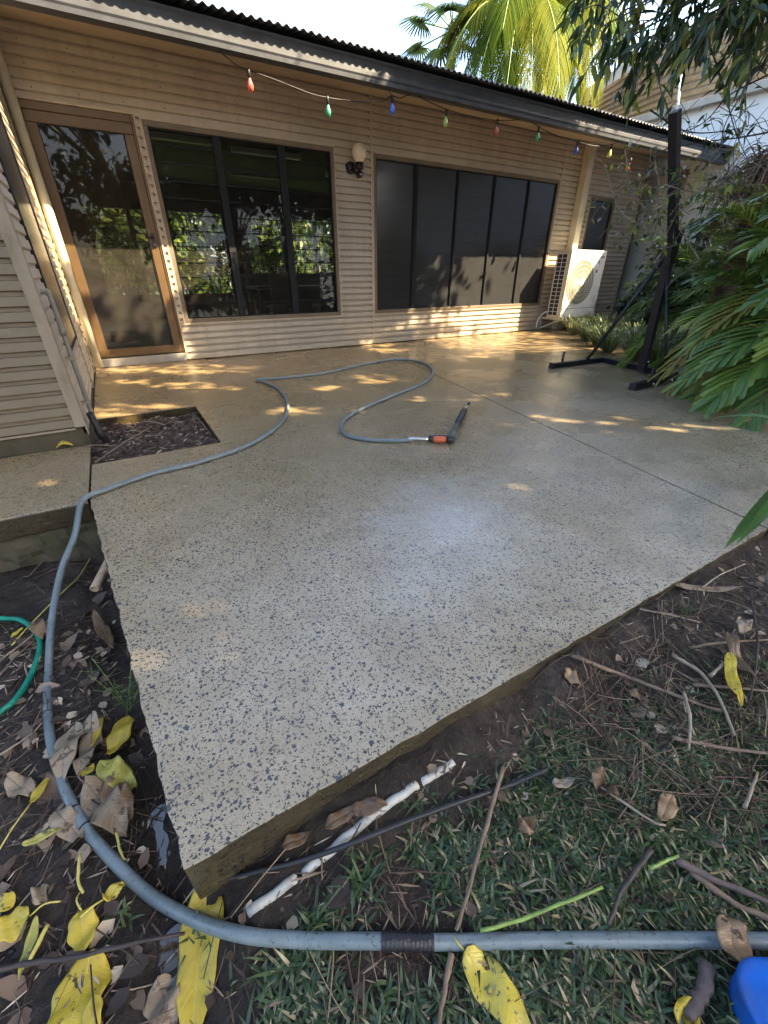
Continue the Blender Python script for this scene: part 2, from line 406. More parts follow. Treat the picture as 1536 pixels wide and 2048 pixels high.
M['steel'] = simple('bright steel', (.55, .54, .50), .25, .9)
M['tape'] = simple('black tape', (.012, .012, .015), .45, bumpv=.5, bs=150)
for k_ in ('leaf_yellow', 'leaf_spotted', 'leaf_olive', 'leaf_brown', 'leaf_tan'): veined(M[k_])
def water_mat():
    m, nt, b = newmat('puddle water'); b.inputs['Base Color'].default_value = (.05, .036, .022, 1)
    b.inputs['Roughness'].default_value = .10; b.inputs['Specular IOR Level'].default_value = .9
    bump(nt, b, noise_n(nt, objco(nt), 14, 3), .12, .01); return m
M['water'] = water_mat()
def bulb_mat(name, c):
    m, nt, b = newmat(name); b.inputs['Base Color'].default_value = (*c, 1); b.inputs['Roughness'].default_value = .12
    b.inputs['Transmission Weight'].default_value = .35; b.inputs['Coat Weight'].default_value = .5
    return m

# ------------------------------------------------------------------ ground
WALLY = 6.0
def groundz(x, y):
    # soil outside the slab; lower along the slab's left side
    z = -.128 + .085 * sst(.2, 1.9, x)
    t = sst(-.02, -.18, x)
    z = z * (1 - t) + t * (-.15 - .13 * sst(.5, 1.9, y))
    # eroded trench against the slab's left edge
    ex = -.148 + (y - .48) * (-.172 / 1.77)
    if y > .42:
        z -= .06 * math.exp(-((x - ex + .05) / .10) ** 2) * sst(.4, .8, y)
    for (ax_, ay_, rx_, ry_) in ((-.215, .60, .05, .14), (-.20, .36, .07, .10), (1.95, .36, .35, .09)):
        z -= .022 * math.exp(-((x - ax_) / rx_) ** 2 - ((y - ay_) / ry_) ** 2)
    z += .075 * math.exp(-((.47 - y) / .10) ** 2) * sst(-.06, .22, x) * (1 - .6 * sst(.8, 1.6, x)) * (.8 + .5 * fb(x * 5, 1, 2))
    z += .028 * fb(x * 1.6, y * 1.6, 3.1) + .012 * fb(x * 9, y * 9, 1.7)
    if y > .36 and x > -.15: z = min(z, -.022 - .5 * max(0, .0))
    return z
PAD = [(-9, -3), (9, 2.24)]
def slab_left(y): return -.148 + (y - .48) * (-.172 / 1.77)
def in_slab(x, y):
    if y >= 2.25: return x > -.32
    return y > .47 and x > slab_left(y)
def G(px, py, lift=0.0):
    d = ray(px, py); p = CAM.copy(); t = 0
    for k in range(400):
        t += .01; q = CAM + d * t
        if q.z < groundz(q.x, q.y) + lift:
            lo, hi = t - .01, t
            for _ in range(14):
                mm = (lo + hi) / 2; q = CAM + d * mm
                if q.z < groundz(q.x, q.y) + lift: hi = mm
                else: lo = mm
            return CAM + d * hi
    return CAM + d * t

def grid_mesh(mb, x0, x1, y0, y1, st, fn, keep=None):
    nx = max(1, int(round((x1 - x0) / st))); ny = max(1, int(round((y1 - y0) / st)))
    vs = []
    for j in range(ny + 1):
        for i in range(nx + 1):
            x = x0 + (x1 - x0) * i / nx; y = y0 + (y1 - y0) * j / ny
            vs.append((x, y, fn(x, y)))
    fs = [(j * (nx + 1) + i, j * (nx + 1) + i + 1, (j + 1) * (nx + 1) + i + 1, (j + 1) * (nx + 1) + i) for j in range(ny) for i in range(nx)]
    mb.add(vs, fs, .5, True)
# far base sheet
def farz(x, y): return -.42
m = MB(); grid_mesh(m, -60, 80, -60, 90, 10, lambda x, y: -.62)
tag(m.build('ground', M['soil_bed']), kind='structure')
m = MB(); grid_mesh(m, -1.5, 3.6, -.9, 2.4, .012, lambda x, y: groundz(x, y) + .006 * fb(x * 26, y * 26, 9, 3) + .004 * abs(fb(x * 70, y * 70, 5, 2)))
tag(m.build('soil_ground', M['soil']), kind='structure')

# ------------------------------------------------------------------ patio slabs
def prism(mb, poly, z0, z1, tone=.5, cham=.006):
    n = len(poly)
    c = Vector((sum(p[0] for p in poly) / n, sum(p[1] for p in poly) / n))
    vs = [(p[0], p[1], z0) for p in poly] + [(p[0], p[1], z1) for p in poly]
    mb.add(vs, [tuple(range(n, 2 * n))] + [tuple(range(n))[::-1]] + [(i, (i + 1) % n, n + (i + 1) % n, n + i) for i in range(n)], tone)
HX0, HX1, HY0, HY1 = -.32, .40, 2.76, 3.74
JT, JB = 3.30, 2.205    # saw cut x at wall and at front edge
def jx(y): return JB + (JT - JB) * (y - .46) / (6.0 - .46)
m = MB()
g = .004
rough_front = []
for i in range(220):
    x = -.148 + (jx(.47) - g + .148) * i / 219
    rough_front.append((x, .478 + .0035 * fb(x * 14, 0, 5, 5) - .015 * i / 219))
rough_left = []
for i in range(160):
    y = 2.25 + (.50 - 2.25) * i / 159
    rough_left.append((slab_left(y) + .007 * fb(y * 14, 3, 5, 5), y))
# left panel, split round the planting hole
prism(m, [(HX0, 2.25)] + rough_left[1:] + rough_front + [(jx(HY0) - g, HY0), (HX0, HY0)], -.14, 0)
prism(m, [(HX1, HY0 + .0005), (jx(HY0) - g, HY0 + .0005), (jx(HY1) - g, HY1), (HX1, HY1)], -.14, 0)
prism(m, [(HX0, HY1 + .0005), (jx(HY1) - g, HY1 + .0005), (JT - g, 6.0), (HX0, 6.0)], -.14, 0)
# right panel
edge = [(2.21, .455), (6.5, .30), (6.5, 1.2), (6.0, 2.4), (6.3, 3.2), (6.9, 4.0), (8.2, 5.0), (9.4, 5.6), (9.4, 6.0)]
prism(m, [(jx(.455) + g, .455)] + edge[1:] + [(JT + g, 6.0)], -.14, 0)
patio = tag(m.build('patio', M['concrete'], bevel=.0025), kind='structure')
m = MB(); m.bb((jx(.5) - .3, .5, -.09), (JT + .2, 5.9, -.03)); tag(m.build('slab_joint_filler', M['soil_bed']), kind='structure')
# path slab on the left
m = MB()
pf = [(-.328 - 3.2 * i / 50, 2.25 + .006 * fb(i * .6, 1, 2)) for i in range(51)]
prism(m, pf + [(-3.6, 3.16), (-.328, 3.16)], -.11, -.002)
tag(m.build('path', M['concrete'], bevel=.008), kind='structure')
# rough footing under the path and under the slab's left edge
def rough_wall(name, pts, z0, z1, mat, amp=.02, nrm=(0, -1)):
    mb = MB(); nz = 10; n = len(pts); vs = []
    for k in range(nz + 1):
        z = z0 + (z1 - z0) * k / nz
        for (x, y) in pts:
            d = amp * fb(x * 9, y * 9, z * 14) + amp * .5 * fb(x * 30, y * 30, z * 40)
            vs.append((x + nrm[0] * d, y + nrm[1] * d, z))
    mb.add(vs, [(k * n + i, k * n + i + 1, (k + 1) * n + i + 1, (k + 1) * n + i) for k in range(nz) for i in range(n - 1)], .5, False)
    return mb.build(name, mat)
o = rough_wall('path_footing', [(-.33 - 3 * i / 200, 2.275) for i in range(201)], -.45, -.10, M['plinth'], .02); tag(o, kind='structure')
M['footing'] = simple('rough footing', (.10, .09, .07), .8, var=.5, vscale=30, dirt=((.05, .045, .03), .8), bumpv=1.0, bs=70)
o = rough_wall('patio_footing', [(slab_left(y) + .012, y) for y in [.50 + 1.75 * i / 120 for i in range(121)]], -.42, -.13, M['footing'], .03, (-1, 0)); tag(o, kind='structure')
o = rough_wall('patio_footing', [(-.14 + 3.6 * i / 240, .50 - .006 * i / 240) for i in range(241)], -.30, -.135, M['footing'], .02); tag(o, kind='structure')
# soil in the planting hole
def holez(x, y):
    e = min(x - HX0, HX1 - x, y - HY0, HY1 - y)
    return -.055 + .035 * fb(x * 5, y * 5, 2) + .018 * fb(x * 22, y * 22, 4) + .05 * math.exp(-(((x - .12) / .2) ** 2 + ((y - 3.15) / .25) ** 2))
m = MB(); grid_mesh(m, HX0 - .02, HX1, HY0, HY1, .012, holez); tag(m.build('planting_hole_soil', M['soil_bed']), kind='structure')

# planting bed soil at the right
EDGE = [(6.5, .30), (6.5, 1.2), (6.0, 2.4), (6.3, 3.2), (6.9, 4.0), (8.2, 5.0), (9.4, 5.6), (9.4, 6.2)]
def bedz(x, y):
    ex = 6.5
    for (xa, ya), (xb, yb) in zip(EDGE, EDGE[1:]):
        if ya <= y <= yb: ex = xa + (xb - xa) * (y - ya) / (yb - ya)
    if x < ex + .08 and y > .2: return -.12
    return -.03 + .10 * sst(0, 1.2, x - 5.6) + .04 * fb(x * 2, y * 2, 7)
m = MB(); grid_mesh(m, 4.9, 13, -3.5, 8.0, .12, lambda x, y: (-.04 if (in_bed := False) else bedz(x, y)) if not (y > 5.9 and x < 9.2) else -.3)
bed = m.build('garden_bed', M['soil_bed']); tag(bed, kind='structure')

# puddles
def puddle(name, pts, z, seed=0):
    mb = MB(); c = Vector((sum(p[0] for p in pts) / len(pts), sum(p[1] for p in pts) / len(pts)))
    vs = [(c.x, c.y, z)] + [(p[0], p[1], z) for p in pts]
    mb.add(vs, [(0, i + 1, (i + 1) % len(pts) + 1) for i in range(len(pts))], .5)
    return tag(mb.build(name, M['water']), kind='structure')
def blob_px(pxs, z, n=5):
    P = [onz(x, y, z) for x, y in pxs]; P = spline(P + [P[0]], n)[:-1]; return [(p.x, p.y) for p in P]
def pool(cx, cy, rx, ry, lift):
    z = min(groundz(cx + rx * a * .5, cy + ry * b_ * .5) for a in (-1, 0, 1) for b_ in (-1, 0, 1)) + lift
    pts = [(cx + rx * math.cos(t) * (1 + .15 * math.sin(3 * t)), cy + ry * math.sin(t)) for t in [2 * math.pi * k / 40 for k in range(40)]]
    puddle('puddle', pts, z)
pool(-.215, .60, .07, .17, .004); pool(-.20, .34, .09, .14, .006); pool(1.95, .37, .45, .08, .006)

# ------------------------------------------------------------------ ribbed siding
PITCH_S = .0755
PROF = [(0.0, 0.0), (.22, 0.0), (.34, 1.0), (.94, .88), (.985, 0.0)]   # fraction of pitch, depth
def siding(mb, frame, s0, s1, z0, z1, depth=.026, phase=0.0, seg=None):
    zs = []
    k = math.floor((z0 - phase) / PITCH_S) - 1
    pts = []
    while True:
        base = phase + k * PITCH_S
        if base > z1 + PITCH_S: break
        for f, d in PROF: pts.append((base + f * PITCH_S, d * depth))
        k += 1
    def dep(z):
        for a, b in zip(pts, pts[1:]):
            if a[0] <= z <= b[0]: return a[1] + (b[1] - a[1]) * (z - a[0]) / max(1e-9, b[0] - a[0])
        return 0
    out = [(z0, dep(z0))] + [p for p in pts if z0 < p[0] < z1] + [(z1, dep(z1))]
    vs = []
    for z, d in out: vs += [frame(s0, d, z), frame(s1, d, z)]
    mb.add(vs, [(2 * i, 2 * i + 1, 2 * i + 3, 2 * i + 2) for i in range(len(out) - 1)], .5)
fmain = lambda s, d, z: (s, WALLY - d, z)
fleft = lambda s, d, z: (s, 3.185 - d, z)
fret = lambda s, d, z: (-.335 + d, s, z)

house = thing('house', (0, 6, 0), 'long cream house wall of ribbed steel siding with low dark corrugated roof and bronze windows', 'house')
W1 = (.74, 2.83, .425, 2.275); W2 = (3.385, 6.93, .425, 2.275); W3 = (7.78, 8.50, 1.2, 2.12)
DR = (-.32, .672, 0.0, 2.31)
SOFZ = 2.82
m = MB()
siding(m, fmain, -.32, .672, DR[3], 2.83)
siding(m, fmain, .672, W1[0], .03, 2.83)
siding(m, fmain, W1[0], W1[1], .03, W1[2]); siding(m, fmain, W1[0], W1[1], W1[3], 2.83)
siding(m, fmain, W1[1], 3.355, .03, 2.83)
siding(m, fmain, 3.355, W2[0], .03, 2.83)
siding(m, fmain, W2[0], W2[1], .03, W2[2]); siding(m, fmain, W2[0], W2[1], W2[3], 2.83)
siding(m, fmain, W2[1], W3[0], .03, 2.83)
siding(m, fmain, W3[0], W3[1], .03, W3[2]); siding(m, fmain, W3[0], W3[1], W3[3], 2.83)
siding(m, fmain, W3[1], 9.2, .03, 2.83)
m.build('wall_siding', M['siding'], house)
def part(name, mat, parent, fn, bevel=0, label=None):
    mb = MB(); fn(mb); o = mb.build(name, mat, parent, bevel)
    if label: o['label'] = label
    return o
# flashings
for (x0, x1, z0, z1) in ((.672, .690, 0.02, 2.31), (3.342, 3.366, .02, 2.82), (6.932, 6.955, .02, 2.82), (9.19, 9.225, .0, 2.85), (.722, .742, .4, 2.30), (2.828, 2.846, .42, 2.29), (3.368, 3.386, .42, 2.29), (7.765, 7.782, 1.0, 2.13), (8.498, 8.515, 1.0, 2.13)):
    part('flashing', M['trim'], house, lambda b: b.bb((x0, WALLY - .028, z0), (x1, WALLY + .03, z1)))
for (x0, x1, z) in ((-.32, 3.34, .030), (3.37, 9.19, .030)):
    part('base_flashing', M['trim'], house, lambda b: b.bb((x0 if z > .1 or x0 > 0 else .69, WALLY - .030, .012), (x1, WALLY + .02, .034)))
part('flashing', M['trim'], house, lambda b: b.bb((-.318, WALLY - .030, 2.302), (.69, WALLY + .09, 2.322)))
for (x0, x1) in ((W1[0] - .015, W1[1] + .015), (W2[0] - .015, W2[1] + .02)):
    part('flashing', M['trim'], house, lambda b: b.bb((x0, WALLY - .029, .406), (x1, WALLY + .02, .424)))
    part('flashing', M['trim'], house, lambda b: b.bb((x0, WALLY - .029, 2.277), (x1, WALLY + .02, 2.293)))
def wscrews(b):
    for zz in (.09, .31, .39, 2.36, 2.51, 2.66, 2.80):
        k = round((zz) / PITCH_S); z = k * PITCH_S + .62 * PITCH_S
        for i in range(26):
            x = -.1 + i * .36 + .02 * math.sin(i * 3.1)
            if z < .45 and x < .74 or z > 2.78: continue
            b.lathe((x, WALLY - .024, z), [(0, .005), (.005, .004), (.007, 0)], 6, (0, -1, 0))
    for i in range(12):
        for x in (2.9, 3.3): b.lathe((x, WALLY - .024, (6.62 + 2 * i) * PITCH_S), [(0, .005), (.005, .004), (.007, 0)], 6, (0, -1, 0))
part('screw', M['frame'], house, wscrews)['kind'] = 'stuff'
# soffit, gutter, roof
GY, GZ = 4.95, 2.585
def soff(b):
    vs = []
    xs = [-3.0 + .0, 11.2]
    vs = [(xs[0], GY + .11, GZ + .045), (xs[1], GY + .11, GZ + .045), (xs[1], 6.02, SOFZ), (xs[0], 6.02, SOFZ),
          (xs[0], GY + .11, GZ + .065), (xs[1], GY + .11, GZ + .065), (xs[1], 6.02, SOFZ + .02), (xs[0], 6.02, SOFZ + .02)]
    b.add(vs, [(0, 1, 2, 3), (7, 6, 5, 4), (0, 4, 5, 1), (1, 5, 6, 2), (2, 6, 7, 3), (3, 7, 4, 0)], .5)
part('soffit', M['soffit'], house, soff)
part('soffit_batten', M['soffit'], house, lambda b: b.bar((-3, GY + .35, GZ + .09), (-3 + .001, GY + .35, GZ + .09), .01, .01) if False else b.bar((.62, GY + .12, GZ + .043), (.62, 5.98, SOFZ - .006), .006, .03))
# gutter: quad profile with ribs, swept along x
def gut(b):
    prof = [(0, 0), (-.004, .03), (-.012, .045), (-.012, .075), (-.002, .085), (-.002, .135), (-.012, .15), (-.012, .165), (0, .17)]
    back = [(.11, .17), (.11, 0)]
    P = [(GY + a, GZ + z) for a, z in prof + back]
    xs = [-3.0 + i * 1.42 for i in range(11)]
    vs = [(x, y + .004 * fb(x, 1, 1), z + .004 * fb(x, 2, 9)) for x in xs for y, z in P]; n = len(P)
    b.add(vs, [(i * n + k, (i + 1) * n + k, (i + 1) * n + (k + 1) % n, i * n + (k + 1) % n) for i in range(len(xs) - 1) for k in range(n)], .5)
part('gutter', M['gutter'], house, gut)
def roofsheet(b):
    # sinusoidal sheet, thickness 3 mm, front edge overhanging the gutter
    y0, z0, y1, z1 = 4.862, 2.790, 10.6, 2.790 + (10.6 - 4.862) * math.tan(R_(11))
    x0, x1 = -3.0, 11.3; p = .076; n = int((x1 - x0) / p * 8)
    vs = []
    for j, (y, z) in enumerate(((y0, z0), (y1, z1))):
        for i in range(n + 1):
            x = x0 + (x1 - x0) * i / n; h = .010 * math.sin(2 * math.pi * x / p)
            h += .006 * fb(x * 1.1, 0, 3)
            vs.append((x, y, z + h)); vs.append((x, y + .0, z + h - .004))
    st = 2 * (n + 1); fs = []
    for i in range(n):
        a = 2 * i; fs.append((a, a + 2, st + a + 2, st + a)); fs.append((a + 1, st + a + 1, st + a + 3, a + 3)); fs.append((a, a + 1, a + 3, a + 2))
    b.add(vs, fs, .5, True)
part('roof', M['roof'], house, roofsheet)
# post by the AC unit
part('post', M['post'], house, lambda b: b.bb((7.37, 5.84, 0), (7.51, 5.975, 2.80)), .006)
# recess right of the wall
part('side_wall', M['brown_panel'], house, lambda b: b.bb((9.23, 6.35, 0), (11.2, 6.45, 2.95)))
part('side_soffit_fascia', simple('brown fascia', (.23, .15, .085), .6), house, lambda b: b.bb((9.7, 5.55, 2.30), (11.3, 5.62, 2.60)))
# backing behind the siding, house shell with the room behind window 1
def shell(b):
    Z = 2.9
    b.bb((-.3, 6.06, 2.33), (9.2, 6.12, 2.80)); b.bb((.69, 6.03, 0), (9.2, 6.09, .40)); b.bb((2.86, 6.03, .4), (3.36, 6.09, 2.32)); b.bb((6.95, 6.03, .4), (9.2, 6.09, 2.32))
    b.bb((.675, 6.03, .02), (.735, 6.09, 2.32))
part('wall_core', M['interior'], house, shell)
room = MB()
room.bb((-2.2, 6.12, 2.62), (9.2, 12.1, 2.68)); 
room.bb((-2.25, 6.1, 0), (-2.15, 12.1, 2.65)); room.bb((5.9, 8.6, 0), (6.0, 12.1, 2.65)); room.bb((3.05, 6.12, 0), (3.12, 8.6, 2.65)) if False else None
room.bb((9.15, 6.1, 0), (9.25, 8.7, 2.65)); room.bb((5.9, 8.6, 0), (9.2, 8.7, 2.65))
BW = [(-1.6, -.4), (.05, .80), (.88, 1.50), (1.62, 2.75), (3.30, 4.15), (4.33, 5.02), (5.10, 5.72)]
zlo, zhi = .50, 2.12
xs = -2.2
for k, (a, b_) in enumerate(BW):
    room.bb((xs, 12.0, 0), (a, 12.1, 2.65)); lo = .5 if b_ < 3 else .92
    room.bb((a, 12.001, 0), (b_, 12.099, lo)); room.bb((a, 12.001, zhi), (b_, 12.099, 2.65)); xs = b_
room.bb((xs, 12.0, 0), (5.9, 12.1, 2.65))
room.build('inner_wall', M['interior'], house)
part('inner_floor', M['interior_dark'], house, lambda b: b.bb((-2.2, 6.12, -.02), (9.2, 12.0, .012)))
def louv(b):
    for k, (a, b_) in enumerate(BW):
        lo = .5 if b_ < 3 else .92; z = lo
        while z < zhi:
            b.bb((a, 12.02, z), (b_, 12.05, z + .014)); z += .148
        x = a
        while x < b_:
            b.bb((x, 12.16, lo), (x + .010, 12.17, lo + .95 if b_ > 3 else lo + .45)); x += .11
        z = lo
        while z < lo + .5: b.bb((a, 12.175, z), (b_, 12.185, z + .01)); z += .1
part('far_louvre', M['black_frame'], house, louv)
M['tube'] = simple('unlit ceiling tube', (.75, .78, .72), .3)
for (x, y) in ((.9, 8.0), (2.2, 8.2), (2.6, 10), (4.2, 9.2)):
    part('ceiling_light', M['tube'], house, lambda b: b.bb((x, y, 2.55), (x + 1.1, y + .10, 2.62)), .01)
# furniture seen dimly inside
def furn(b):
    b.bb((2.3, 8.2, .70), (4.0, 9.0, .74)); 
    for (x, y) in ((2.35, 8.25), (3.95, 8.25), (2.35, 8.95), (3.95, 8.95)): b.bb((x - .03, y - .03, 0), (x + .03, y + .03, .7))
tb = MB(); furn(tb); o = tb.build('table', M['interior_dark']); tag(o, 'dark table seen dimly inside through the louvre window', 'table')
def chair(x, y, lab):
    t = thing('chair', (x, y, 0), lab, 'chair', 'chairs around the table inside')
    part('seat', M['interior_dark'], t, lambda b: b.bb((x - .2, y - .2, .42), (x + .2, y + .2, .46)))
    part('backrest', M['interior_dark'], t, lambda b: b.bb((x - .2, y - .22, .55), (x + .2, y - .19, .95)))
    for sx in (-.18, .18):
        for sy in (-.18, .18):
            part('leg', M['interior_dark'], t, lambda b: b.bb((x + sx - .02, y + sy - .02, 0), (x + sx + .02, y + sy + .02, .42)))
chair(2.6, 8.0, 'dark chair inside the room, nearest the door'); chair(3.5, 8.0, 'dark chair inside the room, behind the right bay of the louvre window')

# ------------------------------------------------------------------ windows and door
def window(name, W, mull, mat_glass, fy=5.972, lab=None, louvre=True, mw=.05):
    x0, x1, z0, z1 = W
    fr = MB(); t = .045
    fr.bb((x0, fy, z0), (x1, fy + .07, z0 + t)); fr.bb((x0, fy, z1 - t), (x1, fy + .07, z1))
    fr.bb((x0, fy + .001, z0 + t), (x0 + t, fy + .071, z1 - t)); fr.bb((x1 - t, fy + .001, z0 + t), (x1, fy + .071, z1 - t))
    F = fr.build('window', M['frame'], house, .003)
    if lab: F['label'] = lab
    for (a, b_) in mull:
        part('mullion', M['black_frame'], F, lambda b: b.bb((a, fy + .008, z0 + t), (b_, fy + .06, z1 - t)), .002)
    # dark lining inside frame
    part('channel', M['black_frame'], F, lambda b: (b.bb((x0 + t, fy + .02, z0 + t), (x0 + t + .012, fy + .06, z1 - t)), b.bb((x1 - t - .012, fy + .02, z0 + t), (x1 - t, fy + .06, z1 - t)), b.bb((x0 + t, fy + .021, z1 - t - .012), (x1 - t, fy + .059, z1 - t)), b.bb((x0 + t, fy + .021, z0 + t), (x1 - t, fy + .059, z0 + t + .012))))
    edges = [x0 + t] + [v for ab in mull for v in ab] + [x1 - t]
    for k in range(0, len(edges), 2):
        a, b_ = edges[k], edges[k + 1]
        mb = MB()
        if louvre:
            z = z0 + t + .006
            while z < z1 - t - .02:
                zt = min(z + .151, z1 - t - .004)
                # blade tilted, thin sheet with overlap
                mb.add([(a + .008, fy + .030, z - .004), (b_ - .008, fy + .030, z - .004), (b_ - .008, fy + .042, zt), (a + .008, fy + .042, zt)], [(0, 1, 2, 3)], .5)
                z += .148
        else:
            mb.add([(a, fy + .035, z0 + t), (b_, fy + .035, z0 + t), (b_, fy + .035, z1 - t), (a, fy + .035, z1 - t)], [(0, 1, 2, 3)], .5)
        mb.build('pane', mat_glass, F)
        if louvre:
            lb = MB(); z = z0 + t + .006 + .148
            while z < z1 - t - .02:
                lb.bb((a, fy + .027, z - .005), (b_, fy + .046, z + .005)); z += .148
            lb.build('louvre_clip', M['black_frame'], F)
    return F
window('w1', W1, [(1.405, 1.485), (2.125, 2.21)], M['glass'], lab='louvre window with clear dusty glass and three bays, beside the door')
window('w2', W2, [(4.04, 4.095), (4.785, 4.81), (5.50, 5.525), (6.235, 6.26)], M['screen'], lab='wide window with five dark screened bays', louvre=False)
window('w3', W3, [], M['screen'], lab='narrow dark screened window behind the air conditioner', louvre=False)
# louvre lines faintly behind the screens of the wide window
part('louvre_blades', simple('grey louvre glass', (.075, .085, .095), .3), house, lambda b: [b.add([(3.45, 6.04, .48 + .148 * k), (6.9, 6.04, .48 + .148 * k), (6.9, 6.058, .612 + .148 * k), (3.45, 6.058, .612 + .148 * k)], [(0, 1, 2, 3)], .5) for k in range(12)])
part('window_backing', M['ac_dark'], house, lambda b: b.bb((3.38, 6.095, .40), (6.94, 6.10, 2.33)))

door = MB(); dy = 5.995
# jamb + leaf frame
def leaf(b):
    x0, x1, z0, z1 = -.232, .645, .105, 2.235; t = .085
    b.bb((x0, dy - .005, z0), (x1, dy + .035, z0 + t)); b.bb((x0, dy - .005, z1 - t), (x1, dy + .035, z1))
    b.bb((x0, dy - .004, z0 + t), (x0 + t, dy + .034, z1 - t)); b.bb((x1 - t, dy - .004, z0 + t), (x1, dy + .034, z1 - t))
D = part('door', M['bronze'], house, leaf, .004, 'bronze framed glazed door at the left end of the wall')
part('door_frame', M['bronze'], D, lambda b: (b.bb((-.32, dy + .0, .09), (-.236, dy + .06, 2.30)), b.bb((.648, dy - .012, .09), (.671, dy + .06, 2.30)), b.bb((-.236, dy - .001, 2.24), (.648, dy + .059, 2.30))), .003)
part('pane', M['door_glass'], D, lambda b: b.add([(-.147, dy + .015, .19), (.56, dy + .015, .19), (.56, dy + .015, 2.15), (-.147, dy + .015, 2.15)], [(0, 1, 2, 3)], .5))
part('gasket', M['black_frame'], D, lambda b: (b.bb((-.150, dy + .002, .186), (-.140, dy + .02, 2.154)), b.bb((.552, dy + .002, .186), (.563, dy + .02, 2.154)), b.bb((-.14, dy + .003, .186), (.552, dy + .02, .195)), b.bb((-.14, dy + .003, 2.145), (.552, dy + .02, 2.154))))
part('door_step', simple('grey threshold', (.30, .28, .25), .6, dirt=((.15, .10, .05), .5)), D, lambda b: b.bb((-.318, dy - .02, .002), (.671, dy + .08, .09)), .004)
def handle(b):
    b.bb((.585, dy - .018, 1.20), (.622, dy - .004, 1.33)); b.tube([(.603, dy - .012, 1.29), (.603, dy - .05, 1.29), (.52, dy - .055, 1.285)], .009, 8)
    b.tube([(.603, dy - .01, 1.225), (.603, dy - .03, 1.225)], .016, 12)
part('handle', M['black'], D, handle)

# ------------------------------------------------------------------ left wing
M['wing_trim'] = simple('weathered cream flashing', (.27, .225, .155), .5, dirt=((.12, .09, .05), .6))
wing = thing('house_wing', (-.33, 3.2, 0), 'cream ribbed steel wing at the left edge with corner flashing, standing on a mossy plinth', 'house wing')
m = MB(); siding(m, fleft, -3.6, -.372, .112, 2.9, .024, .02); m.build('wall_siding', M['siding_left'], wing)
m = MB(); siding(m, fret, 3.23, 3.72, .06, 2.6, .012, .0); siding(m, fret, 3.72, 4.80, .06, .47, .012); siding(m, fret, 3.72, 4.80, 2.28, 2.7, .012); siding(m, fret, 4.80, 6.0, .02, 2.8, .012)
m.build('side_siding', M['siding'], wing)
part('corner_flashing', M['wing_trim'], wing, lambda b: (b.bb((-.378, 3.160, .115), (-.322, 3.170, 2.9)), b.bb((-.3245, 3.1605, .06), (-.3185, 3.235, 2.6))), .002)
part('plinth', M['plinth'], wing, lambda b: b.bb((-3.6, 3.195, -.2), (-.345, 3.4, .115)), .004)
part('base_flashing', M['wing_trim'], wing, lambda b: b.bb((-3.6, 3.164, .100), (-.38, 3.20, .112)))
part('side_plinth', M['plinth'], wing, lambda b: b.bb((-.6, 3.2, -.2), (-.332, 5.99, .06)))
part('wing_core', M['interior'], wing, lambda b: (b.bb((-3.6, 3.22, .12), (-.38, 5.99, 2.88)), b.bb((-.5, 3.22, .08), (-.34, 3.73, 2.6)), b.bb((-.5, 4.79, .08), (-.34, 5.99, 2.7))))
def wf(b):
    for (y0, y1) in ((3.72, 3.745), (4.775, 4.80)): b.bb((-.36, y0, .46), (-.314, y1, 2.28))
    b.bb((-.359, 3.745, .46), (-.315, 4.775, .485)); b.bb((-.359, 3.745, 2.25), (-.315, 4.775, 2.28))
WW = part('window', M['black_frame'], wing, wf, .003, 'narrow dark side window on the return wall')
part('pane', M['screen'], WW, lambda b: b.add([(-.319, 3.745, .485), (-.319, 4.775, .485), (-.319, 4.775, 2.25), (-.319, 3.745, 2.25)], [(0, 1, 2, 3)], .5))
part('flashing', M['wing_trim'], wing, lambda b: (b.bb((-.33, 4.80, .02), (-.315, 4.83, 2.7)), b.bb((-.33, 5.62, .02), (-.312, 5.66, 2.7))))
part('downpipe', M['post'], wing, lambda b: b.tube([(-.268, 5.80, .04), (-.268, 5.80, 2.62)], .042, 14))
part('conduit', simple('grey conduit', (.19, .19, .165), .5, dirt=((.2, .17, .12), .5)), wing, lambda b: (b.tube(spline([(-.345, 3.40, .86), (-.30, 3.40, .86), (-.288, 3.40, .83), (-.288, 3.40, .5), (-.288, 3.40, -.04)], 6), .014, 10), b.tube([(-.288, 3.40, .62), (-.288, 3.40, .66)], .018, 10)), 0)
part('drain_shoe', M['rubber'], wing, lambda b: b.tube([(-.29, 3.30, .16), (-.275, 3.32, .02), (-.25, 3.30, -.05)], .022, 10))
for zz in (.48, .20):
    part('saddle', M['wing_trim'], wing, lambda b: b.bb((-.322, 3.375, zz), (-.268, 3.425, zz + .015)))
def screws(b):
    for k in range(12):
        for x in (-.52, -.95, -1.4): b.lathe((x + .01 * (k % 2), 3.167, .02 + PITCH_S * (2 * k + 2.6)), [(0, .006), (.006, .004), (.008, 0)], 8, (0, -1, 0))
    
part('screw', M['wing_trim'], wing, screws)['kind'] = 'stuff'

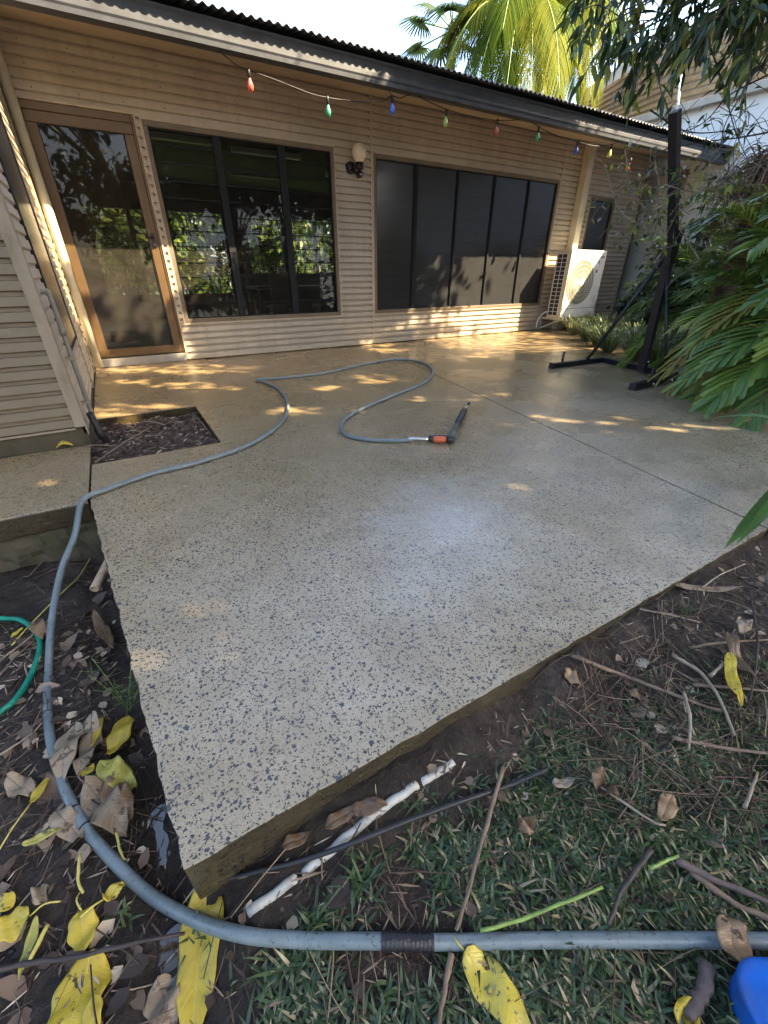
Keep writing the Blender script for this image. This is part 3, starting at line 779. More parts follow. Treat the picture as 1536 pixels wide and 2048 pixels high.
# ------------------------------------------------------------------ wall lamp
lx, lz = 3.075, 2.10
lamp = thing('wall_lamp', (lx, 6, lz), 'round opal globe lamp on a black bracket between the two big windows', 'wall lamp')
part('globe', M['globe'], lamp, lambda b: b.lathe((3.12, 5.86, 2.235), [(.0, .092), (.03, .088), (.06, .072), (.082, .045), (.09, .01), (.088, -.02), (.075, -.055), (.05, -.085), (.045, -.10)], 24))
def brk(b):
    b.lathe((3.05, 5.985, 2.10), [(0, .05), (.05, .048), (.062, .03), (.065, 0)], 20, (0, -1, 0))
    b.lathe((3.12, 5.86, 2.07), [(.0, -.0), (.045, .0), (.05, .02), (.052, .07), (.0, .072)], 20)
    b.tube([(3.06, 5.95, 2.07), (3.09, 5.89, 2.04), (3.12, 5.86, 2.03), (3.12, 5.86, 2.08)], .022, 10)
    b.lathe((3.12, 5.86, 2.02), [(0, .045), (.03, .043), (.034, .03), (.034, -.03), (0, -.032)], 16, (0, -1, 0))
part('bracket', M['black'], lamp, brk)
part('sensor', M['steel'], lamp, lambda b: b.lathe((3.12, 5.812, 2.02), [(0, .008), (.01, .006), (.014, 0)], 12, (0, -1, 0)))

# ------------------------------------------------------------------ air conditioner
ax0, ax1, ay0, ay1, az0, az1 = 6.965, 7.91, 5.50, 5.80, .235, 1.295
ac = thing('air_conditioner', (7.4, 5.65, 0), 'white outdoor air conditioning unit on a bracket in front of the cream post', 'air conditioner')
part('casing', M['ac'], ac, lambda b: b.bb((ax0 + .004, ay0, az0), (ax1, ay1, az1)), .012)
part('side_panel', M['ac_tan'], ac, lambda b: (b.bb((ax0 - .004, ay0 + .002, az0 + .002), (ax0 + .010, ay0 + .075, az1 - .002)), b.bb((ax0 - .004, ay1 - .02, az0), (ax0 + .01, ay1, az1)), b.bb((ax0 - .0045, ay0 + .075, az1 - .06), (ax0 + .01, ay1 - .02, az1 - .001)), b.bb((ax0 - .0045, ay0 + .075, az0), (ax0 + .01, ay1 - .02, az0 + .04))))
part('coil', M['ac_dark'], ac, lambda b: b.bb((ax0 - .001, ay0 + .075, az0 + .04), (ax0 + .012, ay1 - .02, az1 - .06)))
def grille(b):
    n = 15
    for k in range(n + 1):
        z = az0 + .04 + (az1 - az0 - .10) * k / n; b.bb((ax0 - .010, ay0 + .075, z - .004), (ax0 - .003, ay1 - .02, z + .004))
    for y in (ay0 + .078, (ay0 + ay1) / 2 + .028, ay1 - .023): b.bb((ax0 - .0115, y - .004, az0 + .04), (ax0 - .0045, y + .004, az1 - .06))
part('side_grille', M['ac'], ac, grille)
fc = Vector((7.33, ay0 - .002, .80))
def fan(b):
    for k in range(46):
        a = 2 * math.pi * k / 46; pts = []
        for j in range(7):
            r = .07 + .27 * j / 6; aa = a + .55 * (j / 6) ** 1.3
            pts.append(fc + Vector((math.cos(aa) * r, -.012 + .006 * (j / 6), math.sin(aa) * r)))
        b.tube(pts, .0025, 4, False)
    for r in (.07, .14, .21, .28, .345):
        b.tube([fc + Vector((math.cos(t) * r, -.010, math.sin(t) * r)) for t in [2 * math.pi * i / 48 for i in range(49)]], .003, 4, False)
part('fan_guard', M['ac'], ac, fan)
part('fan_opening', simple('fan opening', (.20, .19, .12), .6), ac, lambda b: b.lathe(fc, [(0, .004), (.335, .004), (.345, .003), (.35, 0)], 40, (0, -1, 0)))
part('fan_hub', M['ac'], ac, lambda b: b.lathe(fc, [(0, .022), (.05, .022), (.066, .014), (.07, .004)], 24, (0, -1, 0)))
part('front_seam', M['ac_dark'], ac, lambda b: (b.bb((ax0 + .01, ay0 - .0015, az0 + .15), (ax1 - .01, ay0 + .001, az0 + .156)), b.bb((7.70, ay0 - .0015, .95), (7.735, ay0 + .001, 1.0)), b.bb((7.72, ay0 - .0015, 1.1), (7.75, ay0 + .001, 1.13))))
part('badge', simple('grey badge', (.22, .23, .25), .4), ac, lambda b: b.bb((7.76, ay0 - .004, 1.18), (7.86, ay0 + .001, 1.21)))
part('service_cover', M['ac'], ac, lambda b: (b.bb((7.74, ay0 - .010, .42), (7.89, ay0 + .001, .74)), b.bb((7.80, ay0 - .03, .52), (7.86, ay0 - .009, .60))), .004)
def acb(b):
    for x in (ax0 + .06, ax1 - .10):
        b.bar((x, ay0 - .02, az0 - .02), (x, 5.98, az0 - .02), .04, .035); b.bar((x, 5.97, az0), (x, 5.97, .0), .035, .03); b.bar((x, ay0 + .02, az0 - .03), (x, 5.965, .03), .022, .022)
part('bracket', M['post'], ac, acb)
part('pipe', M['ac'], ac, lambda b: b.tube(spline([(6.93, 5.97, .02), (6.93, 5.95, .18), (7.0, 5.9, .30), (7.1, 5.84, .32)], 6), .016, 8))

# ------------------------------------------------------------------ festoon lights
fest = thing('string_lights', (3, 5, 2.5), 'string of coloured light bulbs on a cable hung below the gutter', 'string lights')
cab = MB()
BY = 5.02
hooks = [(430, 92), (782, 175), (826, 186), (935, 228) if False else (826, 186), (1052, 243), (1160, 280), (1243, 284)]
cpts = [(432, 96), (470, 128), (497, 140), (560, 163), (618, 186), (655, 195), (700, 201), (760, 204), (782, 192), (800, 196), (826, 188), (850, 200), (893, 219), (940, 232), (994, 241), (1030, 240), (1053, 238), (1076, 253), (1115, 272), (1153, 282), (1190, 292), (1222, 289), (1243, 284), (1256, 310)]
C3 = [ony(x, y, BY) for x, y in cpts]
cab.tube(spline(C3, 4), .0045, 6)
cab.tube([ony(782, 192, BY), ony(776, 172, BY)], .003, 5); cab.tube([ony(826, 188, BY), ony(826, 183, BY)], .004, 5)
cab.build('cable', M['rubber'], fest)
BULBS = [((497, 140), (.75, .16, .10), (0.0, 1)), ((655, 195), (.10, .45, .25), (0, 1)), ((784, 193), (.05, .18, .75), (.05, 1)), ((893, 221), (.45, .60, .16), (-.05, 1)), ((995, 240), (.55, .10, .08), (0, 1)), ((1078, 254), (.04, .38, .20), (0, 1)), ((1156, 283), (.04, .12, .50), (-.06, 1)), ((1224, 290), (.75, .75, .20), (-.15, 1)), ((1262, 318), (.80, .06, .03), (-.3, 1))]
for (px, py), c, (tx, _) in BULBS:
    p = ony(px, py, BY); axis = Vector((tx, 0, -1)).normalized()
    so = MB(); so.lathe(p, [(.008, -.012), (.013, 0), (.015, .05), (.0, .052)], 12, axis)
    # bulb as the part, its socket a sub-part
    bb_ = MB(); bb_.lathe(p + axis * .050, [(.012, 0), (.014, .012), (.024, .035), (.029, .055), (.026, .075), (.014, .090), (0, .095)], 16, axis)
    bo = bb_.build('bulb', bulb_mat('bulb glass', c), fest)
    so.build('socket', M['rubber'], bo)

# ------------------------------------------------------------------ training stand
st = thing('bag_stand', (4.6, 2.7, 0), 'black steel boxing bag stand standing on the patio among the palm fronds', 'bag stand')
L1, C1, C2, R1 = Vector((4.20, 3.30, .03)), Vector((5.06, 3.26, .03)), Vector((4.86, 2.24, .03)), Vector((4.03, 2.22, .03))
CB = Vector((4.90, 2.72, .03))
part('left_foot', M['black'], st, lambda b: b.bar(L1, C1 + Vector((.03, 0, 0)), .06, .06), .004)
part('right_foot', M['black'], st, lambda b: b.bar(R1, C2 + Vector((.25, 0.02, 0)), .06, .06), .004)
part('rear_beam', M['black'], st, lambda b: b.bar(C1, C2, .055, .057), .004)
colb = Vector((4.80, 2.60, .03)); colt = Vector((4.77, 2.65, 1.20)); armt = ony(1350, 222, 2.64)
part('column', M['black'], st, lambda b: b.bar(colb, colt, .07, .07, side=(0, 1, 0)), .004)
part('upper_arm', M['black'], st, lambda b: b.bar(colt + (colt - armt).normalized() * .12, armt, .072, .062, side=(0, 1, 0)), .004)
part('brace', M['black'], st, lambda b: b.tube([(4.78, 3.28, .05), (4.76, 3.2, .15), colt + Vector((0, .03, -.10))], .02, 8))
part('brace', M['black'], st, lambda b: b.tube([(4.60, 2.24, .05), (4.74, 2.62, 1.02)], .017, 8))
for p in ((4.36, 3.295), (4.29, 2.22)):
    part('weight_peg', M['black'], st, lambda b: b.tube([(p[0], p[1], .04), (p[0] + .005, p[1], .17)], .013, 10))
part('foot_cap', M['rubber'], st, lambda b: b.box(L1 + Vector((-.006, 0, 0)), (.02, .064, .064)), .003)
part('foot_cap', M['rubber'], st, lambda b: b.box(R1 + Vector((-.006, 0, 0)), (.02, .064, .064)), .003)

def bolts(b):
    for p in (L1 + Vector((.3, -.033, 0)), L1 + Vector((.62, -.033, 0)), R1 + Vector((.28, -.033, 0)), R1 + Vector((.60, -.033, 0)), colb + Vector((0, -.04, .1)), colb + Vector((-.01, -.036, .9)), colt + Vector((-.03, -.04, 0))):
        b.lathe(p, [(0, .010), (.010, .009), (.013, .005), (.013, 0)], 6, (0, -1, 0))
part('bolts', M['steel'], st, bolts)['kind'] = 'stuff'
part('joint_plate', M['black'], st, lambda b: b.bb((colt.x - .07, colt.y - .045, colt.z - .12), (colt.x + .05, colt.y - .037, colt.z + .10)))

# ------------------------------------------------------------------ hose and gun
HR = .0125
hp = [(-.32, 2.18, .0), (-.24, 2.32), (-.04, 2.41), (.22, 2.45), (.54, 2.58), (.84, 2.88), (1.06, 3.34), (1.16, 3.87), (1.13, 4.25), (1.09, 4.36), (1.16, 4.385), (1.33, 4.34), (1.82, 4.33), (2.36, 4.53), (2.85, 4.65), (3.05, 4.50), (3.07, 4.25), (2.92, 3.86), (2.51, 3.43), (1.91, 3.12), (1.51, 2.91), (1.25, 2.7), (1.15, 2.45), (1.22, 2.29), (1.34, 2.19), (1.475, 2.125)]
slabpts = [Vector((p[0], p[1], HR + .001)) for p in hp][1:]
low = [(180, 1012, .00), (150, 1070, -.06), (123, 1140, -.10), (104, 1240, -.02), (97, 1350, .0), (97, 1450, .0), (118, 1545, .012), (150, 1620, .012), (190, 1680, .010), (240, 1735, .010), (300, 1790, .010), (380, 1835, .012), (480, 1868, .012), (600, 1880, .014), (760, 1882, .014), (900, 1884, .012), (1100, 1880, .012), (1300, 1880, .012), (1536, 1882, .012), (1760, 1890, .01)]
lowp = []
for (x, y, l) in low[::-1]:
    if y < 1200 and y > 1020:
        z = {1070: -.03, 1140: -.10}.get(y, -.05); lowp.append(onz(x, y, z))
    elif y <= 1020: lowp.append(Vector((-.345, 2.24, HR + .002)))
    elif y == 1240: lowp.append(onz(x, y, -.20))
    else: lowp.append(G(x, y, l + .004))
hosepts = lowp + slabpts
hose = MB(); hose.tube(spline(hosepts, 9), HR, 12)
hose_t = thing('hose', (0, 0, 0), 'long grey blue garden hose snaking from the grass across the patio to the spray gun', 'hose')
hose.build('tube', M['hose'], hose_t)
HP = spline(hosepts, 9)
def along(px0, py0, px1, py1):
    def near(px, py): return min(range(len(HP)), key=lambda i: (lambda q: 1e9 if q is None else (q[0] - px) ** 2 + (q[1] - py) ** 2)(pr(HP[i])))
    a_, b_ = sorted((near(px0, py0), near(px1, py1))); return HP[a_:max(b_, a_ + 1) + 1]
tb = MB(); Q = along(768, 1884, 872, 1884)
QQ = []
for u_, v_ in zip(Q, Q[1:]): QQ += [u_.lerp(v_, k / 6) for k in range(6)]
tb.tube(QQ, [HR + .0020 + .0007 * math.sin(i * 1.9) for i in range(len(QQ))], 14); tb.build('tape_wrap', M['tape'], hose_t)
for (px, py) in ((101, 1430), (150, 1620), (172, 1655)):
    Q = along(px, py, px, py); d_ = (Q[1] - Q[0]).normalized(); tb = MB(); tb.tube([Q[0], Q[0] + d_ * .004], HR + .0010, 14); tb.build('tie', M['tape'], hose_t)

gun = thing('spray_gun', (1.6, 2.05, 0), 'black and orange pressure washer gun with short lance lying on the patio', 'spray gun')
g0 = Vector((1.475, 2.125, .022)); g1 = Vector((1.56, 2.055, .026)); g2 = Vector((1.665, 1.965, .032)); g3 = Vector((1.80, 2.10, .032)); g4 = Vector((2.18, 2.44, .03)); g5 = Vector((2.33, 2.565, .03))
part('connector', M['steel'], gun, lambda b: b.tube([g0 + (g0 - g1) * .35, g0, g0 + (g1 - g0) * .3, g1], [.011, .013, .010, .014], 12))
dgr = (g2 - g1); nrm = Vector((dgr.y, -dgr.x, 0)).normalized()
nn = Vector((0.62, 0.78, 0))
part('grip', M['orange'], gun, lambda b: b.tube([g1 + dgr * .16, g1 + dgr * .3, g1 + dgr * .55, g1 + dgr * .8], [.018, .022, .021, .018], 12))
def gb(b):
    b.tube([g1 - dgr * .02, g1 + dgr * .15, g1 + dgr * .18], [.016, .021, .019], 12)
    b.tube([g1 + dgr * .78, g1 + dgr * .95, g2 + (g2 - g1) * .12], [.019, .026, .018], 12)
    b.tube(spline([g1 + Vector((.01, .01, .012)), g1 + nn * .05 + dgr * .12, g1 + nn * .062 + dgr * .5, g2 + nn * .05, g3 + Vector((-.03, -.03, 0))], 6), .009, 8)
part('body', M['rubber'], gun, gb)
part('trigger', M['orange'], gun, lambda b: b.tube([g1 + dgr * .25 + nn * .03, g1 + dgr * .75 + nn * .038], .007, 8))
part('barrel', simple('grey plastic', (.06, .075, .075), .45), gun, lambda b: b.tube([g2, g2 + (g3 - g2) * .5, g3, g3 + (g4 - g3) * .35], [.025, .024, .018, .014], 12))
part('lance_grip', M['rubber'], gun, lambda b: b.tube([g3 + (g4 - g3) * .3, g3 + (g4 - g3) * .34, g4 - (g4 - g3) * .04, g4], [.013, .024, .024, .012], 14))
part('nozzle', M['steel'], gun, lambda b: b.tube([g4 - (g4 - g3) * .05, g5], .009, 10))
part('nozzle_tip', M['rubber'], gun, lambda b: b.tube([g5 - (g5 - g4) * .22, g5 + (g5 - g4) * .03], .012, 10))

# green hose
gh = MB(); gh.tube(spline([G(-60, 1225, .012), G(0, 1236, .012), G(40, 1240, .013), G(70, 1262, .013), G(80, 1295, .012), G(62, 1350, .012), G(30, 1400, .012), G(0, 1425, .012), G(-60, 1480, .012)], 8), .0095, 10)
tag(gh.build('green_hose', M['hose_green']), 'short loop of shiny green hose on the soil at the left edge', 'hose')
# pipe stub from under the slab
p0 = onz(188, 1178, -.17); p1 = Vector((slab_left(1.95) + .02, 1.95, -.14))
def stub(b):
    d = (p1 - p0).normalized(); r = .0165
    pts = [p0 + (p1 - p0) * t for t in (0, .3, .7, 1.0)]
    b.tube(pts, r, 18, False); b.tube([p0, p0 + d * .1], r * .82, 18, False)
    b.tube([p0 + d * .002, p0], [r, r * .82], 18, False)
tag(part('pipe_stub', M['pvc_old'], None, stub), 'open ended tan drain pipe poking out from under the slab', 'pipe')
# white pvc pipe half buried beside the slab
pvc = []
PA, PB = onz(500, 1830, -.128), onz(905, 1538, -.110)
for k in range(40):
    p = PA.lerp(PB, k / 39); p.z = groundz(p.x, p.y) + (-.024 if k in (8, 31) else .000 + .003 * math.sin(k * 1.3))
    pvc.append(p)
m = MB(); m.tube(pvc, .0095, 14); tag(m.build('buried_pipe', M['pvc']), 'chipped white plastic pipe half buried in the soil along the slab', 'pipe')
# black irrigation tube
bt = [G(x, y, .016) for x, y in ((455, 1842), (500, 1820), (560, 1790))]
m = MB(); m.tube(spline([G(x, y, .012) for x, y in ((440, 1762), (520, 1742), (600, 1722))] + [G(x, y, .03) for x, y in ((700, 1688), (820, 1640), (930, 1600), (1020, 1570), (1095, 1538))], 6), .0055, 8)
tag(m.build('irrigation_tube', M['rubber']), 'thin black irrigation tube lying beside the white pipe', 'tube')

# ------------------------------------------------------------------ fallen leaves
def fallen(name, pxa, pxb, width, mat, label, lift=.012, curl=.12, wave=.25, petiole=0, tipw=.5, bend=0.0, group=None, notch=0, seed=0, fold=0.0):
    """a real leaf blade lying on the soil from its base point to its tip"""
    r2 = random.Random(seed or hash(label) % 9999)
    A = G(*pxa, lift); B = G(*pxb, lift); d = B - A; L = d.length; d.normalize()
    up = Vector((0, 0, 1)); sd = d.cross(up).normalized(); up = sd.cross(d)
    n, mcols = 26, 10; vs = []
    r_ = r2.random() * 9
    for i in range(n + 1):
        t = i / n
        prof = (math.sin(math.pi * min(1, t ** (.75 + .5 * (tipw - .5)) * .985 + .01)) ** .62)
        wd = width * prof * (1 + .06 * math.sin(t * 17 + r_))
        cz = curl * L * (.5 * (2 * t - 1) ** 2) + wave * width * .35 * math.sin(t * 9 + r_) + bend * L * math.sin(math.pi * t)
        for j in range(mcols + 1):
            s_ = 2 * j / mcols - 1
            p = A + d * (L * t) + sd * (s_ * wd / 2)
            z = cz + wave * width * .28 * (abs(s_) ** 1.5) * math.sin(t * 13 + r_ + (2 if s_ > 0 else 0)) + fold * width * abs(s_) ** 1.3 - (.0022 * math.exp(-(s_ * 9) ** 2))
            p = p + up * z
            gz = groundz(p.x, p.y) + .004
            if in_slab(p.x, p.y): gz = .004
            if p.z < gz and not (p.x > -.2 and in_slab(p.x, p.y)): p.z = gz
            vs.append(p)
    fs = [(i * (mcols + 1) + j, (i + 1) * (mcols + 1) + j, (i + 1) * (mcols + 1) + j + 1, i * (mcols + 1) + j + 1) for i in range(n) for j in range(mcols)]
    e = thing(name, A, label, 'leaf', group)
    mb = MB(); mb.add(vs, fs, r2.random(), True); bl = mb.build('blade', mat, e)
    ts = bl.data.attributes.new('ts', 'FLOAT_VECTOR', 'POINT')
    ts.data.foreach_set('vector', [c_ for i in range(n + 1) for j in range(mcols + 1) for c_ in (i / n, 2 * j / mcols - 1, L / max(width, .01))])
    sol = bl.modifiers.new('thick', 'SOLIDIFY'); sol.thickness = .0007
    rib = MB(); idx = [vs[i * (mcols + 1) + mcols // 2] + up * .0008 for i in range(0, n + 1, 2)]
    rib.tube(idx, [.0016 * (1 - .7 * k / len(idx)) * (L / .2) ** .5 for k in range(len(idx))], 5)
    rib.build('midrib', M['petiole'] if 'yellow' in mat.name else M['twig'], e)
    if petiole:
        q = [A, A - d * petiole * .5 + up * .01 + sd * .004, A - d * petiole]
        q = [Vector((p.x, p.y, max(p.z, groundz(p.x, p.y) + .004))) for p in q]
        pb = MB(); pb.tube(spline(q, 4), .0018, 6); pb.build('stalk', M['petiole'] if 'yellow' in mat.name else M['twig'], e)
    return e
Y, S_, O_, B_, T_ = M['leaf_yellow'], M['leaf_spotted'], M['leaf_olive'], M['leaf_brown'], M['leaf_tan']
fallen('fallen_leaf', (417, 1752), (378, 2110), .082, Y, 'long smooth yellow leaf pointing down from the slab corner, under the hose', .006, .02, .10, tipw=.4, seed=3)
fallen('fallen_leaf', (183, 1905), (120, 2130), .088, S_, 'broad yellow leaf with many black spots at the bottom left', .012, .05, .2, seed=4)
fallen('fallen_leaf', (190, 1990), (176, 2100), .03, Y, 'narrow plain yellow leaf tucked against the broad spotted one', .02, .05, .2, seed=44)
fallen('fallen_leaf', (163, 1822), (170, 1905), .05, Y, 'small yellow leaf poking up above the dark stick', .02, .08, .3, .04, seed=5)
fallen('fallen_leaf', (60, 1832), (-20, 1870), .055, S_, 'pale yellow leaf with stalk at the left border', .02, .05, .3, .05, seed=6)
fallen('fallen_leaf', (30, 1800), (-25, 1815), .035, S_, 'small rounded yellow leaf at the left border above the stalked one', .022, .05, .3, seed=61)
fallen('fallen_leaf', (62, 1606), (98, 1552), .024, Y, 'slender bright yellow leaf with a long curved stalk', .03, .05, .3, .13, seed=7)
fallen('fallen_leaf', (45, 1690), (125, 1655), .020, O_, 'narrow yellow green leaf lying across the grass', .03, .05, .3, seed=8)
fallen('fallen_leaf', (258, 1432), (218, 1515), .060, Y, 'wide bright yellow leaf leaning against the slab side', .03, .12, .4, seed=9)
fallen('fallen_leaf', (205, 1436), (182, 1500), .018, Y, 'folded strip of yellow leaf beside the big tan leaf', .035, .1, .3, seed=10)
fallen('fallen_leaf', (200, 1520), (272, 1580), .058, O_, 'crumpled olive yellow leaf below the bright yellow one', .045, .15, .7, seed=11)
fallen('fallen_leaf', (168, 1550), (186, 1530), .03, Y, 'tiny yellow scrap of leaf between the tan and olive leaves', .03, .1, .3, seed=12)
fallen('fallen_leaf', (150, 1445), (118, 1560), .066, T_, 'large dry tan leaf curled over the hose', .034, -.10, .4, seed=13, bend=.05)
fallen('fallen_leaf', (190, 1440), (160, 1560), .05, T_, 'dry tan leaf standing beside the one over the hose', .03, .12, .8, seed=14)
fallen('fallen_leaf', (175, 1570), (250, 1660), .085, T_, 'large crumpled grey tan leaf right of the hose', .035, .12, .8, .05, seed=15)
fallen('fallen_leaf', (215, 1560), (262, 1640), .06, B_, 'curled brown leaf on top of the grey tan leaf', .05, .2, .8, seed=16)
fallen('fallen_leaf', (110, 1620), (165, 1680), .05, T_, 'pale tan leaf under the left side of the hose', .02, .1, .6, seed=17)
fallen('fallen_leaf', (20, 1560), (70, 1590), .05, T_, 'weathered grey green leaf at the left, under the slender yellow one', .02, .1, .6, seed=18)
fallen('fallen_leaf', (65, 1800), (100, 1775), .04, T_, 'spotted tan leaf in the grass above the stalked yellow leaf', .02, .1, .6, seed=19)
fallen('fallen_leaf', (205, 1800), (250, 1765), .028, S_, 'small spotted yellow leaf curled beside the hose', .03, .1, .6, .04, seed=20)
fallen('fallen_leaf', (75, 1835), (38, 1960), .018, O_, 'thin olive yellow leaf hanging towards the dark stick', .02, .1, .4, seed=21)
fallen('fallen_leaf', (315, 1960), (345, 2060), .06, T_, 'glossy wet tan leaf in the puddle beside the long yellow leaf', .01, .02, .5, seed=22)
fallen('fallen_leaf', (930, 1902), (1065, 2075), .062, S_, 'long mottled yellow and brown leaf below the hose', .02, .04, .3, .03, seed=23)
fallen('fallen_leaf', (1452, 1832), (1490, 1945), .052, B_, 'brown papery leaf draped over the hose at the right', .045, -.10, .5, .01, seed=24, bend=.04)
fallen('fallen_leaf', (1345, 1590), (1322, 1640), .038, B_, 'small blunt brown leaf in the grass above the green stem', .03, .1, .4, seed=25)
fallen('fallen_leaf', (1185, 1548), (1235, 1600), .045, B_, 'curled brown leaf in the middle of the grass at the right', .03, .25, .8, .02, seed=26)
fallen('fallen_leaf', (1105, 1570), (1150, 1562), .022, T_, 'small pale curled leaf left of the curled brown one', .03, .2, .6, seed=27)
fallen('fallen_leaf', (705, 1622), (775, 1606), .036, B_, 'golden brown leaf arched beside the white pipe', .02, -.1, .35, seed=28, bend=.10)
fallen('fallen_leaf', (650, 1655), (715, 1612), .03, B_, 'dark brown leaf between slab and white pipe', .015, .15, .4, seed=29)
fallen('fallen_leaf', (565, 1692), (620, 1668), .028, B_, 'brown leaf leaning on the slab edge near its corner', .02, .2, .4, seed=30)
fallen('fallen_leaf', (1452, 1270), (1508, 1370), .035, B_, 'long twisted brown leaf at the right, uppermost of a crossed pair', .05, .15, .8, seed=31)
fallen('fallen_leaf', (1455, 1310), (1480, 1415), .034, S_, 'pointed golden leaf crossing under the twisted brown one', .04, .1, .5, seed=32)
fallen('fallen_leaf', (1480, 1240), (1500, 1275), .04, T_, 'pale looped leaf above the crossed pair of leaves', .05, .5, .9, seed=33)
fallen('fallen_leaf', (1255, 1380), (1300, 1405), .026, B_, 'small orange brown leaf on bare soil right of the slab edge', .01, .15, .6, seed=34)
fallen('fallen_leaf', (1040, 1660), (1065, 1640), .04, B_, 'dark ragged leaf left of the brown stick in the grass', .025, .2, .9, seed=35)
fallen('fallen_leaf', (1130, 1345), (1165, 1370), .04, B_, 'dark brown leaf at the foot of the slab edge', .01, .15, .8, seed=36)
fallen('fallen_leaf', (1355, 2000), (1395, 2060), .045, S_, 'golden leaf tip at the bottom edge left of the blue plastic', .02, .1, .4, seed=37)
fallen('fallen_leaf', (1340, 1175), (1480, 1180), .03, T_, 'flat grey brown leaf by the puddle', .015, .1, .4, seed=38)
fallen('fallen_leaf', (192, 1236), (230, 1300), .045, B_, 'brown curled leaf caught under the side of the slab', .02, .2, .7, seed=39)
fallen('fallen_leaf', (68, 1245), (95, 1275), .05, B_, 'crumpled brown leaf lying on the green hose', .03, .25, .9, seed=40)
fallen('fallen_leaf', (22, 1275), (45, 1255), .02, S_, 'tiny yellow leaf by the green hose', .012, .1, .3, seed=41)
# leaf on the path by the plinth
def path_leaf():
    e = thing('fallen_leaf', (-.42, 3.02, 0), 'small orange curled leaf on the path against the mossy plinth', 'leaf')
    mb = MB(); n = 8
    c = onz(130, 893, .0)
    vs = [c + Vector(((i / n - .5) * .09, .02 * math.sin(j * 2) + (j / 4 - .5) * .06, .004 + .04 * math.sin(math.pi * i / n) * (1 - abs(j / 4 - .5)))) for i in range(n + 1) for j in range(5)]
    mb.add(vs, [(i * 5 + j, (i + 1) * 5 + j, (i + 1) * 5 + j + 1, i * 5 + j + 1) for i in range(n) for j in range(4)], .8, True)
    mb.build('blade', M['leaf_spotted'], e)
path_leaf()

# twigs and sticks
def twig(pxs, r, mat, label, lift=.012, name='twig', taper=.6, cat='stick'):
    P = [G(x, y, lift) for x, y in pxs]; P = spline(P, 5)
    P = [Vector((p.x, p.y, max(p.z, groundz(p.x, p.y) + r * .7))) + Vector((rnd.uniform(-1, 1), rnd.uniform(-1, 1), rnd.uniform(0, 1))) * r * .22 for p in P]
    m = MB(); m.tube(P, [r * (1 - (1 - taper) * i / (len(P) - 1)) * rnd.uniform(.85, 1.12) for i in range(len(P))], 8)
    return tag(m.build(name, mat), label, cat)
twig([(1006, 1535), (965, 1680), (935, 1790), (912, 1862)], .0052, M['twig'], 'straight brown stick standing out in the grass above the hose', .03)
twig([(903, 1905), (890, 1980), (872, 2080)], .0055, M['twig'], 'brown stick continuing below the hose to the bottom edge', .02)
twig([(-40, 1950), (60, 1925), (150, 1915), (250, 1890), (370, 1866)], .0052, M['twig_dark'], 'dark wet stick crossing the bottom left corner', .03)
twig([(960, 1862), (1040, 1840), (1120, 1808), (1205, 1775)], .0036, M['stem_green'], 'bright green stem lying in the grass', .035, 'green_twig', .8, 'twig')
twig([(1300, 1738), (1330, 1722), (1358, 1712)], .0036, M['stem_green'], 'short green stem piece right of the dark twig', .03, 'green_twig', .8, 'twig')
twig([(1302, 1700), (1260, 1755), (1235, 1800), (1218, 1850)], .006, M['twig_dark'], 'dark crooked twig in the grass at the right', .03)
twig([(1145, 1312), (1230, 1345), (1310, 1375), (1400, 1410), (1440, 1420)], .006, M['twig'], 'long reddish brown stick leading away from the slab edge', .015)
twig([(1345, 1310), (1400, 1345), (1440, 1400), (1468, 1470)], .0055, M['twig_pale'], 'curved pale brown branch at the right', .03)
twig([(1420, 1352), (1450, 1325)], .0055, M['twig_pale'], 'short pale broken stick joining the curved branch', .035)
twig([(1368, 1385), (1380, 1440), (1378, 1500)], .005, M['twig_pale'], 'pale upright stick right of centre', .03)
twig([(1385, 1370), (1460, 1375), (1560, 1385)], .005, M['twig'], 'brown twig running to the right border', .02)
twig([(1345, 1475), (1440, 1495), (1560, 1510)], .006, M['twig'], 'thick brown twig low at the right border', .02)
twig([(1380, 1295), (1450, 1285), (1560, 1278)], .0045, M['twig'], 'thin twig crossing behind the pair of leaves', .03)
twig([(1280, 1218), (1350, 1232), (1400, 1245)], .003, M['twig_pale'], 'thin straw coloured stalk by the slab edge', .015)
twig([(1405, 1175), (1440, 1150), (1490, 1128)], .003, M['twig_pale'], 'thin pale stalk across the puddle', .02)
twig([(1500, 1180), (1515, 1290), (1500, 1400)], .004, M['twig_dark'], 'dark upright stalk at the right border', .04)
twig([(1180, 1560), (1300, 1640), (1330, 1650)], .003, M['twig_pale'], 'thin stalk slanting through the grass', .02)
twig([(1490, 1615), (1515, 1545)], .004, M['twig_pale'], 'pale stick upright at the right border', .03)
twig([(1350, 1720), (1430, 1760), (1560, 1815)], .0085, M['wood'], 'thick dead frond stalk at the right above the hose', .02)
twig([(1380, 1740), (1450, 1795), (1560, 1850)], .008, M['twig'], 'flattened dry stalk beneath the thick one', .015)
twig([(0, 1510), (60, 1470), (85, 1445)], .003, M['twig_pale'], 'thin pale stalk at the left of the grey hose', .015)
twig([(25, 1290), (60, 1250), (130, 1180), (160, 1150), (195, 1090)], .003, M['petiole'], 'long thin yellow stalk from the slab side to the green hose', .012, 'yellow_stalk', .8, 'stalk')
twig([(0, 1320), (60, 1275), (110, 1225)], .004, M['twig_pale'], 'pale stick crossing the green hose', .025)
twig([(0, 1350), (30, 1315), (70, 1280)], .003, M['twig'], 'brown twig under the green hose', .015)
twig([(60, 1150), (95, 1115), (118, 1100)], .004, M['twig'], 'short brown twig below the path edge', .012)
twig([(60, 1365), (50, 1330), (62, 1300)], .003, M['twig_pale'], 'thin curved twig inside the loop of green hose', .012)
